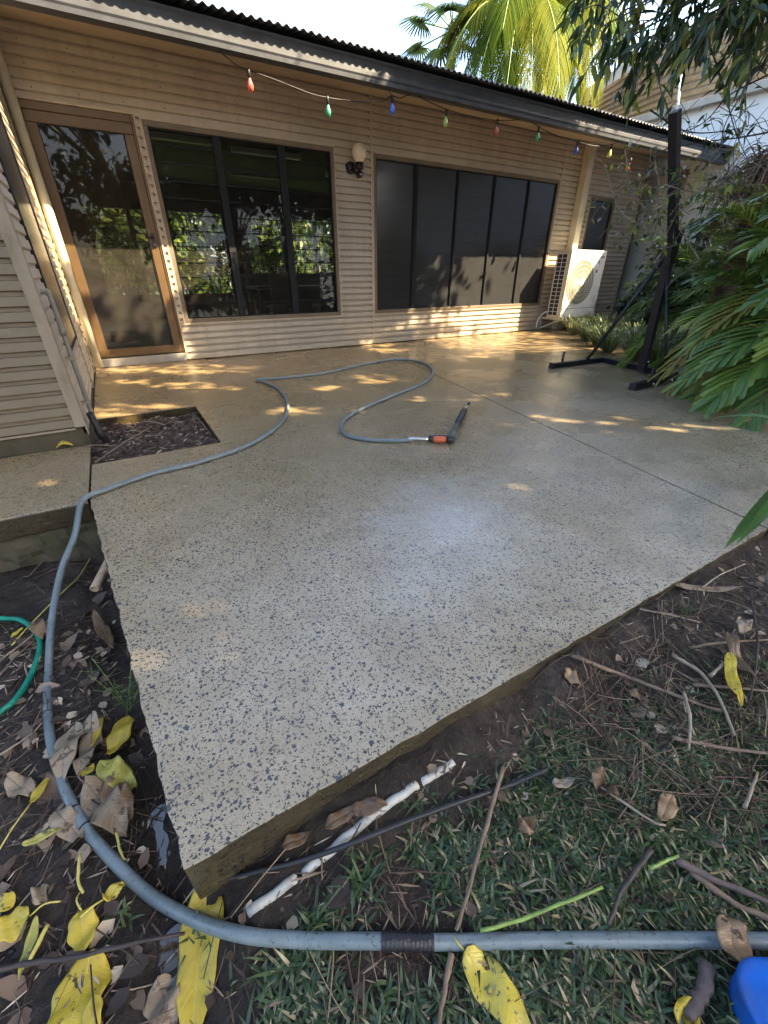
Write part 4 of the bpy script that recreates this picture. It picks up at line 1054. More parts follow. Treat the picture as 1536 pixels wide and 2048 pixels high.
twig([(95, 1850), (60, 1920)], .0042, M['petiole'], 'short thick yellow stalk above the dark stick', .03, 'yellow_stalk', .9, 'stalk')
twig([(160, 1708), (156, 1760), (166, 1785)], .003, M['petiole'], 'bent yellow stalk with a knob standing in the grass', .03, 'yellow_stalk', .9, 'stalk')
twig([(232, 1665), (240, 1700), (248, 1720)], .003, M['petiole'], 'little yellow stalk below the grey tan leaf', .02, 'yellow_stalk', .9, 'stalk')
# twigs in the planting hole
def htwig(a, b_, r, mat, label, z=.0):
    P = [onz(a[0], a[1], z), onz((a[0] + b_[0]) / 2, (a[1] + b_[1]) / 2 - 3, z + .02), onz(b_[0], b_[1], z + .01)]
    m = MB(); m.tube(spline(P, 4), r, 6); tag(m.build('twig', mat), label, 'stick')
htwig((190, 925), (305, 852), .0032, M['twig'], 'pale twig leaning diagonally in the planting hole')
htwig((160, 893), (235, 893), .003, M['twig'], 'thin reddish twig between path and planting hole')
htwig((280, 843), (330, 850), .004, M['twig_pale'], 'short pale twig at the top of the heap in the planting hole')
htwig((385, 830), (413, 858), .004, M['twig'], 'brown twig near the right rim of the planting hole')
htwig((330, 850), (355, 890), .003, M['twig_dark'], 'dark twig lying inside the planting hole')
# driftwood piece, debris
twig([(1418, 1935), (1400, 1990), (1378, 2040)], .013, M['wood'], 'grey brown splintered wood piece left of the blue plastic', .02, 'wood_piece', .75, 'wood')
# blue plastic tub corner
def tub(b):
    c = G(1540, 2075, .02); ang = R_(-31); rot = Matrix.Rotation(ang, 3, 'Z')
    def ring(w, d_, r, z, n=6):
        out = []
        for (sx, sy, a0) in ((1, 1, 0), (-1, 1, 90), (-1, -1, 180), (1, -1, 270)):
            for k in range(n + 1):
                a = R_(a0 + 90 * k / n); out.append(Vector((sx * (w / 2 - r) + r * math.cos(a), sy * (d_ / 2 - r) + r * math.sin(a), z)))
        return out
    rings = [ring(.20, .145, .045, -.02), ring(.215, .16, .05, .05), ring(.218, .163, .05, .056), ring(.212, .157, .05, .062), ring(.18, .125, .04, .066), ring(.0, .0, .0, .069)]
    vs = []; n = len(rings[0])
    base = c + RT * .075 - Vector((0, 0, .02)) + Vector((0, 0, 0))
    for rg in rings: vs += [base + rot @ p for p in rg]
    b.add(vs, [(i * n + k, i * n + (k + 1) % n, (i + 1) * n + (k + 1) % n, (i + 1) * n + k) for i in range(len(rings) - 1) for k in range(n)], .5, True)
tag(part('blue_tub', M['blue'], None, tub), 'bright blue rounded plastic tub in the bottom right corner', 'tub')

# ------------------------------------------------------------------ leaf helper
def leaf_quad(mb, p, d, L, w_, nrm, tone, bendd=.2):
    s_ = d.cross(nrm)
    if s_.length < .05: s_ = d.orthogonal()
    s_.normalize(); s_ *= w_ / 2; n_ = s_.cross(d).normalized()
    a, b_, c = p + d * L * .3, p + d * L * .65, p + d * L
    dn = Vector((0, 0, -1))
    vs = [p, a - s_ + n_ * w_ * .12, a + dn * bendd * L * .1, a + s_ + n_ * w_ * .12, b_ - s_ * .85 + n_ * w_ * .12 + dn * bendd * L * .4, b_ + dn * bendd * L * .5, b_ + s_ * .85 + n_ * w_ * .12 + dn * bendd * L * .4, c + dn * bendd * L]
    mb.add(vs, [(0, 1, 2), (0, 2, 3), (1, 4, 5, 2), (2, 5, 6, 3), (4, 7, 5), (5, 7, 6)], tone, True)
# ------------------------------------------------------------------ grass and litter (uncountable)
def blade(mb, p, ang, L, w_, lean, tone, droop=.6, segs=3):
    d = Vector((math.cos(ang), math.sin(ang), 0)); s_ = Vector((-d.y, d.x, 0)); vs = []
    for i in range(segs + 1):
        t = i / segs
        h = L * (math.sin(min(1.0, t) * (1.2 - lean * .5)) * (1 - lean * .55) - droop * t * t * lean * .5)
        q = p + d * (L * lean * t) + Vector((0, 0, max(h, -.005)))
        ww = w_ * (1 - t ** 1.8) * .5 + .0003
        vs += [q - s_ * ww + Vector((0, 0, ww * .3)), q + s_ * ww + Vector((0, 0, ww * .3))]
    mb.add(vs, [(2 * i, 2 * i + 1, 2 * i + 3, 2 * i + 2) for i in range(segs)], tone, True)
def grass():
    mb = MB(); r = random.Random(3); cnt = 0
    for k in range(36000):
        x = r.uniform(-.75, 2.9); y = r.uniform(-.75, .47)
        q = pr(Vector((x, y, groundz(x, y))))
        if q is None or not (-120 < q[0] < 1680 and 1050 < q[1] < 2250): continue
        px, py = q
        dens = sst(-.25, .25, fb(x * 3.2, y * 3.2, 8) + .36)
        # bare strips: along the slab, by the puddle, lower left
        d_edge = .46 - y
        dens *= sst(.06 + .22 * sst(.9, 1.8, x), .26 + .35 * sst(.9, 1.8, x), d_edge + .05 * fb(x * 6, y * 6))
        if px < 520: dens *= .20 if not (1640 < py < 1780 and px < 240) else .75
        if px > 1250 and py > 1500: dens *= .55
        if py < 1500 and px > 1150: dens *= .35
        if x > 1.6: dens *= .35
        if r.random() > dens: continue
        cnt += 1
        gz = groundz(x, y); n = r.randint(3, 7); a0 = r.uniform(0, 6.28)
        big = r.random() < .12
        for i in range(n):
            tone = min(1, r.random() ** 1.1 * .9) if r.random() > .11 else r.uniform(.93, 1)
            L = r.uniform(.022, .055) * (1.35 if big else 1)
            blade(mb, Vector((x + r.uniform(-.006, .006), y + r.uniform(-.006, .006), gz - .002)), a0 + i * 6.28 / n + r.uniform(-.5, .5), L, r.uniform(.004, .0075), r.uniform(.5, 1.0), tone)
    tag(mb.build('grass', M['grass']), 'short broad bladed green grass over wet dark soil beside the slab', 'grass', kind='stuff')
grass()
# taller tussock
def tussock(px, py, n, L, lab, seed):
    r = random.Random(seed); p = G(px, py); mb = MB()
    for i in range(n):
        blade(mb, p + Vector((r.uniform(-.02, .02), r.uniform(-.02, .02), 0)), r.uniform(0, 6.28), L * r.uniform(.6, 1.1), r.uniform(.004, .007), r.uniform(.25, .8), r.uniform(.2, .95), segs=5)
    tag(mb.build('grass_tuft', M['grass']), lab, 'grass tuft')
tussock(720, 1760, 26, .10, 'tall grass tuft growing over the white pipe', 1)
tussock(640, 1840, 26, .08, 'dense green grass tuft just above the hose, left of the tape', 2)
tussock(400, 1890, 14, .07, 'small grass tuft left of the long yellow leaf', 21)
tussock(1370, 1230, 8, .12, 'thin green grass tuft near the puddle', 4)
tussock(180, 1560, 9, .10, 'few green grass blades growing across the tan leaves', 5)
tussock(250, 1840, 14, .06, 'grass tuft beside the hose above the puddle', 6)
def litter():
    mb = MB(); r = random.Random(11)
    for k in range(34000):
        x = r.uniform(-1.2, 3.0); y = r.uniform(-.7, 2.2)
        if in_slab(x, y) or (y > .44 and x > -.15): continue
        z = groundz(x, y); q = pr(Vector((x, y, z)))
        if q is None or not (-80 < q[0] < 1620 and 1080 < q[1] < 2150): continue
        px, py = q; dens = .22
        if px > 1150 and py < 1600: dens = 1.0
        elif px < 520: dens = .55
        if px > 560 and y > .18 and x > 0: dens = max(dens, .75)
        if y > 1.0: dens = .18
        if px < 420 and py > 1240 and px < 230: dens = 1.0
        if r.random() > dens: continue
        a = r.uniform(0, 6.28); L = r.uniform(.008, .05) * (1.0 if r.random() < .9 else 1.8); wd = r.uniform(.0012, .005)
        if r.random() < (.22 if px < 300 else .10): wd = L * .5; L *= (1.1 if px < 300 else .7)
        d = Vector((math.cos(a), math.sin(a), r.uniform(-.12, .25))); s_ = Vector((-d.y, d.x, r.uniform(-.4, .4))) * wd / 2
        p = Vector((x, y, z + r.uniform(.001, .010)))
        vs = [p - d * L / 2 - s_ * .4, p - d * L / 2 + s_ * .4, p + s_, p + d * L / 2, p - s_]
        vs[3] = p + d * L / 2
        if wd > .01:
            leaf_quad(mb, p - d * L / 2, d.normalized(), L, wd * 1.3, Vector((r.uniform(-.5, .5), r.uniform(-.5, .5), 1)).normalized(), r.random() ** 1.2, r.uniform(-.3, .3)); continue
        mb.add(vs, [(0, 1, 2, 3, 4)], r.random() ** 1.2)
    # chips in the planting hole
    for k in range(2600):
        x = r.uniform(HX0, HX1); y = r.uniform(HY0, HY1); z = holez(x, y)
        a = r.uniform(0, 6.28); L = r.uniform(.01, .08); wd = r.uniform(.002, .014)
        d = Vector((math.cos(a), math.sin(a), r.uniform(-.1, .4))); s_ = Vector((-d.y, d.x, r.uniform(-.6, .6))) * wd / 2
        p = Vector((x, y, z + .006)); mb.add([p - d * L / 2, p - s_, p + d * L / 2, p + s_], [(0, 1, 2, 3)], r.random() ** 1.3)
    tag(mb.build('leaf_litter', M['litter']), 'dark shredded leaf litter and chips on wet soil', 'leaf litter', kind='stuff')
litter()
def fine_twigs():
    mb = MB(); r = random.Random(19); n = 0
    while n < 1050:
        px = r.uniform(-30, 1560); py = r.uniform(1120, 2060)
        if r.random() > (1.0 if (px > 1130 and py < 1640) else (.35 if px < 330 and 1220 < py < 1680 else .08)): continue
        p = G(px, py)
        if in_slab(p.x, p.y): continue
        n += 1; a = r.uniform(0, 6.28); L = r.uniform(.03, .17); z0 = r.uniform(.002, .016)
        d = Vector((math.cos(a), math.sin(a), 0)); e_ = Vector((-d.y, d.x, 0)) * r.uniform(-.2, .2) * L
        q = [p - d * L / 2, p + e_ * .7, p + d * L / 2 + e_]
        q = [Vector((v.x, v.y, groundz(v.x, v.y) + z0 + r.uniform(0, .008))) for v in q]
        if any(in_slab(v.x, v.y) for v in q): continue
        mb.tube(spline(q, 2), r.choice((.0006, .0009, .0014)), 4, False, r.random() * .85)
    tag(mb.build('fine_twigs', M['litter']), 'web of fine dry stalks and twiglets over the soil', 'twigs', kind='stuff')
fine_twigs()
def crumbs():
    mb = MB(); r = random.Random(13)
    for k in range(15000):
        x = r.uniform(-1.1, 2.6); y = r.uniform(-.6, 2.2)
        if in_slab(x, y) or (y > .44 and x > -.15): continue
        z = groundz(x, y); s_ = r.uniform(.0015, .006) * (1 if r.random() < .95 else 2)
        pts = [Vector((x, y, z)) + Vector((r.uniform(-1, 1), r.uniform(-1, 1), r.uniform(-.4, 1))) * s_ for _ in range(5)]
        mb.add(pts, [(0, 1, 2), (0, 2, 3), (0, 3, 4), (0, 4, 1), (1, 2, 3), (1, 3, 4)], r.random())
    tag(mb.build('soil_crumbs', M['soil_bed']), 'loose crumbs of dark soil', 'soil', kind='stuff')
crumbs()
# weed against the slab side
def weed(px, py, lab, seed):
    r = random.Random(seed); base = G(px, py); mb = MB(); st_ = MB()
    for k in range(9):
        a = r.uniform(0, 6.28); L = r.uniform(.10, .24)
        tip = base + Vector((math.cos(a) * L * .45 + .02, math.sin(a) * L * .35, L * .9))
        P = spline([base, base + (tip - base) * .5 + Vector((0, 0, .02)), tip], 5); st_.tube(P, .0009, 4)
        for q in P[3::2]:
            b = r.uniform(0, 6.28); blade(mb, q, b, r.uniform(.02, .045), .005, .7, r.uniform(.1, .6))
            q2 = q + Vector((math.cos(b) * .05, math.sin(b) * .05, .03)); st_.tube([q, q2], .0005, 3)
    e = thing('weed', base, lab, 'weed'); mb.build('foliage', M['grass'], e); st_.build('stem', M['stem_green'], e)
weed(262, 1425, 'wispy green weed growing up against the side of the slab', 2)

# ------------------------------------------------------------------ palms
def frond(mb, stem, base, tip, sag, nl, ll, lw, tone0, r, up=Vector((0, 0, 1)), vee=.35, droop=.35, start=.15, blunt=False, tr=.006):
    mid = (base + tip) / 2 + up * sag
    P = spline([base, base + (mid - base) * .55 + up * sag * .28, mid, mid + (tip - mid) * .55 + up * sag * .22, tip], 8)
    if stem is not None: stem.tube(P, [tr * (1 - .8 * i / len(P)) for i in range(len(P))], 6)
    n = len(P)
    for k in range(nl):
        t = start + (1 - start) * k / (nl - 1) * .985; f = t * (n - 1); i = min(n - 2, int(f)); q = P[i].lerp(P[i + 1], f - i); d = (P[i + 1] - P[i]).normalized()
        sd = d.cross(Vector((0, 0, 1)))
        if sd.length < .05: sd = Vector((1, 0, 0))
        sd.normalize(); nr = sd.cross(d).normalized()
        le = ll * (.45 + .55 * math.sin(math.pi * min(1, (t - start) / (1 - start) * .8 + .18))) * r.uniform(.88, 1.08)
        for sgn in (-1, 1):
            out = (sd * sgn * (1 - .55 * t) + d * (.35 + .75 * t) + nr * vee * r.uniform(.6, 1.3)).normalized()
            tone = max(0, min(1, tone0 + r.uniform(-.25, .25)))
            a = q; vs = []; segs = 4
            wv = out.cross(nr)
            if wv.length < .05: wv = d.copy()
            wv.normalize()
            for s_ in range(segs + 1):
                u = s_ / segs
                c = a + out * (le * u) - Vector((0, 0, 1)) * (droop * le * u * u)
                ww = lw * (.55 + .9 * u) * (1 - u ** 3 * (.3 if blunt else .96)) / 2
                vs += [c - wv * ww + nr * ww * .25, c, c + wv * ww + nr * ww * .25]
            fs = []
            for s_ in range(segs): fs += [(3 * s_, 3 * s_ + 1, 3 * s_ + 4, 3 * s_ + 3), (3 * s_ + 1, 3 * s_ + 2, 3 * s_ + 5, 3 * s_ + 4)]
            mb.add(vs, fs, tone, True)
def palm_plant(base, fronds, lab, mat, seed, ll=.34, lw=.03, nl=20, group=None, sagk=.25, tone=.5, blunt=False, canes=4):
    """fronds: list of tip points"""
    r = random.Random(seed); e = thing('palm_plant', base, lab, 'palm', group)
    leaf_, stem = MB(), MB(); cn = MB()
    for k in range(canes):
        a = r.uniform(0, 6.28); b0 = base + Vector((math.cos(a) * .09, math.sin(a) * .09, 0)); cn.tube([b0, b0 + Vector((math.cos(a) * .06, math.sin(a) * .06, r.uniform(.25, .6)))], .014, 7)
    for i, tip in enumerate(fronds):
        st0 = base + Vector((r.uniform(-.08, .08), r.uniform(-.08, .08), r.uniform(.15, .5)))
        L = (tip - st0).length
        frond(leaf_, stem, st0, tip, L * sagk * r.uniform(.7, 1.2), int(nl * 1.35 * r.uniform(.85, 1.1)), ll * r.uniform(.8, 1.1), lw * .72, tone + r.uniform(-.3, .3), r, droop=.35, blunt=blunt, start=.22)
    leaf_.build('foliage', mat, e); stem.build('frond_stem', M['stem_green'] if mat != M['palm_yellow'] else M['petiole'], e)
    if canes: cn.build('cane', M['bark'], e)
    return e
def tips(lst, D): return [onh(x, y, D + dd) for x, y, dd in lst]
# right hand thicket
palm_plant(Vector((5.75, 1.75, .0)), tips([(1240, 600, .9), (1280, 560, .9), (1330, 520, .7), (1430, 420, .1), (1230, 655, 0.9), (1360, 800, -.4), (1390, 690, -.5), (1500, 500, -.3), (1560, 430, 0), (1460, 470, .2), (1400, 450, .3), (1530, 540, -.2), (1370, 590, .3), (1400, 560, -.1), (1370, 650, -.2)], 5.0), 'dark green palm with long arching fronds reaching over the bag stand', M['palm'], 1, .36, .038, 22)
palm_plant(Vector((5.2, 1.15, .0)), tips([(1330, 850, -.1), (1395, 830, -.3), (1375, 760, -.2), (1440, 720, -.3), (1530, 600, -.2), (1600, 550, 0), (1430, 800, -.5), (1290, 870, .1) if False else (1360, 900, -.3), (1480, 870, -.6), (1560, 700, -.5), (1600, 820, -.5)], 4.4), 'glossy green palm at the right border drooping onto the patio', M['palm'], 2, .34, .042, 20, tone=.6, blunt=True)
palm_plant(Vector((5.9, 2.5, .0)), tips([(1235, 740, .5), (1262, 700, .5), (1300, 730, .6), (1305, 660, .6), (1265, 620, .6)], 5.2), 'lower green palm just behind the right foot of the bag stand', M['palm'], 3, .28, .026, 18, tone=.6)
palm_plant(Vector((4.95, 1.7, .05)), tips([(1285, 885, 0) if False else (1280, 860, .0), (1300, 845, .1), (1330, 860, -.05)], 4.5), 'small palm with yellowing lower fronds beside the right foot of the stand', M['palm_yellow'], 4, .22, .022, 14, tone=.3, canes=2)
palm_plant(Vector((5.0, 1.35, .25)), tips([(1335, 740, 0), (1420, 660, .1), (1400, 760, -.1)], 4.5), 'olive yellow palm fronds in the middle of the thicket', M['palm_yellow'], 5, .26, .034, 14, tone=0.0, canes=0, blunt=True)
palm_plant(Vector((6.6, 2.6, .0)), tips([(1420, 400, 0), (1480, 380, 0), (1380, 470, 0), (1540, 400, 0), (1340, 560, 0), (1300, 480, 0), (1600, 380, 0)], 6.4), 'taller dark palm behind the thicket', M['palm'], 6, .40, .04, 22, tone=.35)
palm_plant(Vector((5.9, .6, .0)), tips([(1500, 640, 0), (1560, 560, 0), (1540, 760, -.3), (1590, 900, -.6), (1640, 700, 0), (1500, 860, -.5), (1700, 500, 0)], 5.1), 'dark palm mostly beyond the right border', M['palm'], 7, .38, .04, 20, tone=.4, blunt=True)
palm_plant(Vector((6.1, 1.9, .3)), tips([(1390, 400, 0), (1450, 430, -.2), (1510, 400, -.3), (1350, 470, .2), (1420, 500, -.2), (1490, 560, -.4), (1560, 480, -.4), (1340, 560, .2)], 5.9), 'bright green palm with fine leaflets in the upper thicket', M['palm'], 27, .34, .03, 26, tone=.75)
palm_plant(Vector((7.3, 1.6, .0)), tips([(1500, 480, 0), (1440, 520, 0), (1560, 440, 0), (1600, 520, 0), (1380, 620, 0)], 6.9), 'shaded palm at the back of the thicket', M['palm'], 17, .42, .045, 20, tone=.2)
# broad leaves over the puddle
def broad():
    r = random.Random(4); base = Vector((3.05, .55, 0.0)); e = thing('broad_leaf_plant', base, 'low plant with long broad leaves reaching in over the puddle at the right border', 'plant')
    lf, sm = MB(), MB()
    for i, (tip, w_) in enumerate(((onz(1448, 1098, .03), .07), (onz(1490, 1070, .08), .06), (onz(1470, 1092, .05), .05), (Vector((2.9, 1.1, .2)), .07), (Vector((3.4, .1, .2)), .07), (Vector((2.6, .2, .1)), .06))):
        d = tip - base; n = 9; sd = d.cross(Vector((0, 0, 1))).normalized(); vs = []
        for k in range(n + 1):
            t = k / n; p = base + d * t + Vector((0, 0, .16 * math.sin(math.pi * t ** .8))); ww = w_ / 2 * max(0, math.sin(math.pi * min(1, max(0, t - .15) / .85))) ** .6
            vs += [p - sd * ww + Vector((0, 0, ww * .35)), p, p + sd * ww + Vector((0, 0, ww * .35))]
        lf.add(vs, [q for k in range(n) for q in ((3 * k, 3 * k + 1, 3 * k + 4, 3 * k + 3), (3 * k + 1, 3 * k + 2, 3 * k + 5, 3 * k + 4))], r.uniform(.3, .7), True)
        sm.tube([base, base + d * .2 + Vector((0, 0, .09))], .004, 6)
    lf.build('foliage', M['palm'], e); sm.build('stem', M['stem_green'], e)
broad()
# strap leaved clumps along the bed
def clump(base, n, L, lab, seed, tone=.5, group=None):
    r = random.Random(seed); mb = MB()
    for i in range(n):
        a = r.uniform(0, 6.28); le = L * r.uniform(.6, 1.1); lean = r.uniform(.3, 1.0); d = Vector((math.cos(a), math.sin(a), 0)); s_ = Vector((-d.y, d.x, 0))
        p = base + d * r.uniform(0, .07); vs = []; segs = 6; ww0 = r.uniform(.005, .009)
        for k in range(segs + 1):
            t = k / segs; th = t * (1.0 + 1.3 * lean); q = p + d * (le * (.75 * lean + .15) * math.sin(th * .75)) + Vector((0, 0, le * .85 * math.sin(th) * (1 - .35 * lean * t)))
            q.z = max(q.z, .01); ww = ww0 * (1 - t ** 2.5); vs += [q - s_ * ww, q + s_ * ww]
        mb.add(vs, [(2 * k, 2 * k + 1, 2 * k + 3, 2 * k + 2) for k in range(segs)], max(0, min(1, tone + r.uniform(-.45, .4))), True)
    return tag(mb.build('strap_clump', M['strap']), lab, 'plant', group)
CL = [((6.95, 5.15), .42, 'bright strap leaved clump in front of the air conditioner'), ((6.5, 4.55), .42, 'strap leaved clump second from the air conditioner'), ((6.15, 4.1), .44, 'strap leaved clump third from the air conditioner, behind the brace of the stand'), ((5.75, 3.65), .44, 'strap leaved clump just behind the left foot of the stand'), ((5.55, 3.15), .46, 'dense strap leaved clump behind the rear beam of the stand'), ((5.3, 2.7), .44, 'strap leaved clump beside the column of the stand'), ((6.9, 4.5), .5, 'second row strap clump nearest the wall'), ((6.5, 3.7), .5, 'second row strap clump between brace and column'), ((6.1, 3.0), .5, 'second row strap clump behind the column'), ((7.6, 5.2), .45, 'strap leaved clump under the dark recess of the house'), ((7.4, 4.6), .5, 'rearmost strap leaved clump by the dark recess')]
for i, ((x, y), L, lab) in enumerate(CL): clump(Vector((x, y, 0)), 150, L, lab, 30 + i, .55 if i else .85, 'strap leaved clumps along the bed edge')
# dead skirt / heap of dark stems low right
def heap():
    mb = MB(); r = random.Random(5)
    for k in range(260):
        p = Vector((r.uniform(4.6, 6.4), r.uniform(.6, 2.0), r.uniform(0, .25))); a = r.uniform(0, 6.28); L = r.uniform(.2, .6)
        d = Vector((math.cos(a), math.sin(a), r.uniform(-.1, .5))); mb.tube([p, p + d * L * .5 + Vector((0, 0, .03)), p + d * L], [.004, .003, .001], 4, False)
    tag(mb.build('dead_fronds', M['twig_dark']), 'tangle of dead dark palm stalks on the ground under the thicket', 'dead fronds', kind='stuff')
heap()

# ------------------------------------------------------------------ background coconut and fan palms
def tall_palm(base, crown, fr, lab, seed, ll=.62, mat='palm_lit', nl=64, lw=.019, sag=.30):
    r = random.Random(seed); e = thing('tall_palm', base, lab, 'palm tree')
    tk = MB(); n = 14
    P = [base.lerp(crown, i / n) + Vector((.08 * math.sin(i * .4), 0, 0)) for i in range(n + 1)]
    tk.tube(P, [.11 - .03 * i / n + .008 * (i % 2) for i in range(n + 1)], 12); tk.build('trunk', M['bark'], e)
    for k, (tip, sg) in enumerate(fr):
        lf, sm = MB(), MB(); L = (tip - crown).length
        frond(lf, sm, crown + Vector((0, 0, .1)), tip, L * sag * sg, nl, ll, lw, r.uniform(.2, .8), r, vee=.1, droop=.75, start=.12, tr=.02)
        fo = lf.build('frond', M[mat], e); sm.build('frond_stem', M['stem_green'], fo)
    if True:
        nb = MB()
        for k in range(110):
            a = r.uniform(0, 6.28); p = crown + Vector((math.cos(a) * r.uniform(.04, .2), math.sin(a) * r.uniform(.04, .2), r.uniform(-.6, .0)))
            nb.tube([p, p + Vector((r.uniform(-.05, .05), r.uniform(-.05, .05), -.10))], [.012, .028], 5)
        nb.build('fruit_cluster', simple('palm fruit', (.40, .22, .09), .6), e)
    return e
Dp = 12.0
cr = onh(1030, 112, Dp)
frs = []
for (x, y, dd, sg) in ((905, 120, 0, 1.2), (880, 170, -1, 1.5), (850, 150, 0, 1.4), (880, 90, .5, 1.2), (920, 30, 0, 1.0), (960, -30, 0, 1.2), (1000, -160, 0, .6), (1075, -170, 1, .6), (1130, -60, 0, 1.2), (1150, 60, -.5, 1.4), (1165, 150, 0, 1.5), (1120, 190, -1.5, 1.5), (950, 190, -1.5, 1.5), (940, 40, 1.5, 1.3), (1110, 20, 1.5, 1.2), (1190, 30, 1, 1.3), (1045, -100, -1.5, .8), (1180, 100, 1.5, 1.6), (985, 185, -1, 1.7), (1085, 195, -1, 1.7), (930, 150, -.5, 1.5), (1115, 150, .5, 1.5), (965, 110, 1.2, 1.4), (1100, 90, -1, 1.5), (1005, 60, -2, 1.2), (900, 60, 0, 1.2), (1060, 205, -1.6, 1.5), (1010, 200, -1.6, 1.5)):
    frs.append((onh(x, y, Dp + dd), sg))
tall_palm(Vector((cr.x + .3, cr.y, -.5)), cr, frs, 'tall coconut palm with bright yellow green drooping fronds above the roof', 5)
cr2 = onh(1150, 60, Dp + 1.5)
frs2 = [(onh(x, y, Dp + 1.5 + dd), sg) for (x, y, dd, sg) in ((1060, 60, 0, 1.3), (1090, 170, -1, 1.5), (1150, 185, -1, 1.4), (1205, 160, 0, 1.5), (1240, 60, 0, 1.3), (1200, -60, 0, 1.0), (1110, -60, 0, 1.0), (1160, -120, 1, .8), (1180, 200, -1.5, 1.3), (1130, 120, -2, 1.2), (1250, 110, 1, 1.4))]
tall_palm(Vector((cr2.x, cr2.y + .5, -.5)), cr2, frs2, 'second coconut palm right of the first, partly behind the near tree', 6)
# fan palm
def fan_palm(crown, base, lst, lab, seed):
    r = random.Random(seed); e = thing('fan_palm', base, lab, 'palm tree')
    tk = MB(); tk.tube([base, crown], [.14, .10], 10); tk.build('trunk', M['bark'], e)
    for hub in lst:
        d = (hub - crown); L = d.length; d.normalize(); s1 = d.cross(Vector((0, 0, 1))).normalized(); n_ = s1.cross(d)
        mb = MB(); sm = MB(); sm.tube([crown, hub], .015, 6)
        for k in range(26):
            a = R_(-125 + 250 * k / 25); o_ = (d * math.cos(a) + s1 * math.sin(a)).normalized(); le = .62 * (1 - .25 * abs(a) / 2.2) * r.uniform(.9, 1.05)
            w_ = o_.cross(n_).normalized() * .028; vs = []
            for s_ in range(5):
                u = s_ / 4; c = hub + o_ * le * u - Vector((0, 0, 1)) * (.30 * le * max(0, u - .45) ** 1.2 * 2); ww = (.35 + .9 * u) * (1 - u ** 4)
                vs += [c - w_ * ww, c + n_ * .012, c + w_ * ww]
            fs = []
            for s_ in range(4): fs += [(3 * s_, 3 * s_ + 1, 3 * s_ + 4, 3 * s_ + 3), (3 * s_ + 1, 3 * s_ + 2, 3 * s_ + 5, 3 * s_ + 4)]
            mb.add(vs, fs, r.uniform(0, .7), True)
        fo = mb.build('fan_leaf', M['palm_fan'], e); sm.build('leaf_stalk', M['stem_green'], fo)
M['palm_fan'] = leafmat('fan palm leaves', [(0, (.02, .05, .02)), (.6, (.06, .10, .025)), (1, (.16, .18, .03))], .4, .35)
cf = onh(905, 60, 13)
fan_palm(cf, Vector((cf.x, cf.y, -.5)), [onh(x, y, 13 + dd) for x, y, dd in ((845, 45, 0), (840, 95, .2), (870, 20, .5), (905, -30, 0), (945, 30, .3), (880, 100, -.5), (930, 90, -.3), (900, 20, -.8))], 'fan palm with stiff pleated leaves at the left of the coconut palms', 9)

# ------------------------------------------------------------------ neighbouring building
nb = thing('neighbour_building', (10, 4, 0), 'white walled neighbouring building with weathered corrugated eaves behind the garden', 'building')
NX = 9.85
part('wall', M['white_wall'], nb, lambda b: b.bb((NX, -5, -.5), (NX + .2, 8.2, 3.50)))
part('gutter', M['neigh_roof'], nb, lambda b: b.bb((NX - .16, -5, 3.45), (NX - .005, 8.3, 3.57)), .01)
def nroof(b):
    # skillion roof rising towards the patio, its ribbed underside in view
    o1, o2, o3 = onx(1150, 214, 11.0), onx(1345, 86, 12.0), onx(1640, 20, 12.2)
    i1 = Vector((12.9, o1.y + 1.2, .96 + .262 * 12.9)); i2 = Vector((12.9, o2.y, .96 + .262 * 12.9)); i3 = Vector((12.9, o3.y - .5, .96 + .262 * 12.9))
    def strip(a, b_, c, d_, n):
        for k in range(n):
            t0, t1, tm = k / n, (k + .55) / n, (k + 1) / n
            p0, p1, p2 = a.lerp(c, t0), a.lerp(c, t1), a.lerp(c, tm); q0, q1, q2 = b_.lerp(d_, t0), b_.lerp(d_, t1), b_.lerp(d_, tm)
            u = Vector((0, 0, .10))
            b.add([p0, q0, q1, p1, p1 + u, q1 + u, q2 + u, p2 + u, p2, q2], [(0, 1, 2, 3), (3, 2, 5, 4), (4, 5, 6, 7), (7, 6, 9, 8)], .5)
    strip(o1, o2, i1, i2, 9); strip(o2, o3, i2, i3, 9)
part('roof', M['neigh_roof'], nb, nroof)
part('fascia', simple('grey fascia', (.42, .40, .37), .5), nb, lambda b: (b.bar(onx(1150, 214, 10.98) + Vector((0, 0, .1)), onx(1345, 86, 11.98) + Vector((0, 0, .1)), .20, .05), b.bar(onx(1345, 86, 11.98) + Vector((0, 0, .1)), onx(1640, 20, 12.18) + Vector((0, 0, .1)), .20, .05)))
part('upper_wall', M['white_wall'], nb, lambda b: b.bb((12.95, -5, 3.4), (13.1, 9.5, 4.4)))
part('vent_pipe', M['white_wall'], nb, lambda b: b.tube([onx(1352, 240, 9.7), onx(1362, 150, 9.7)], .02, 10))

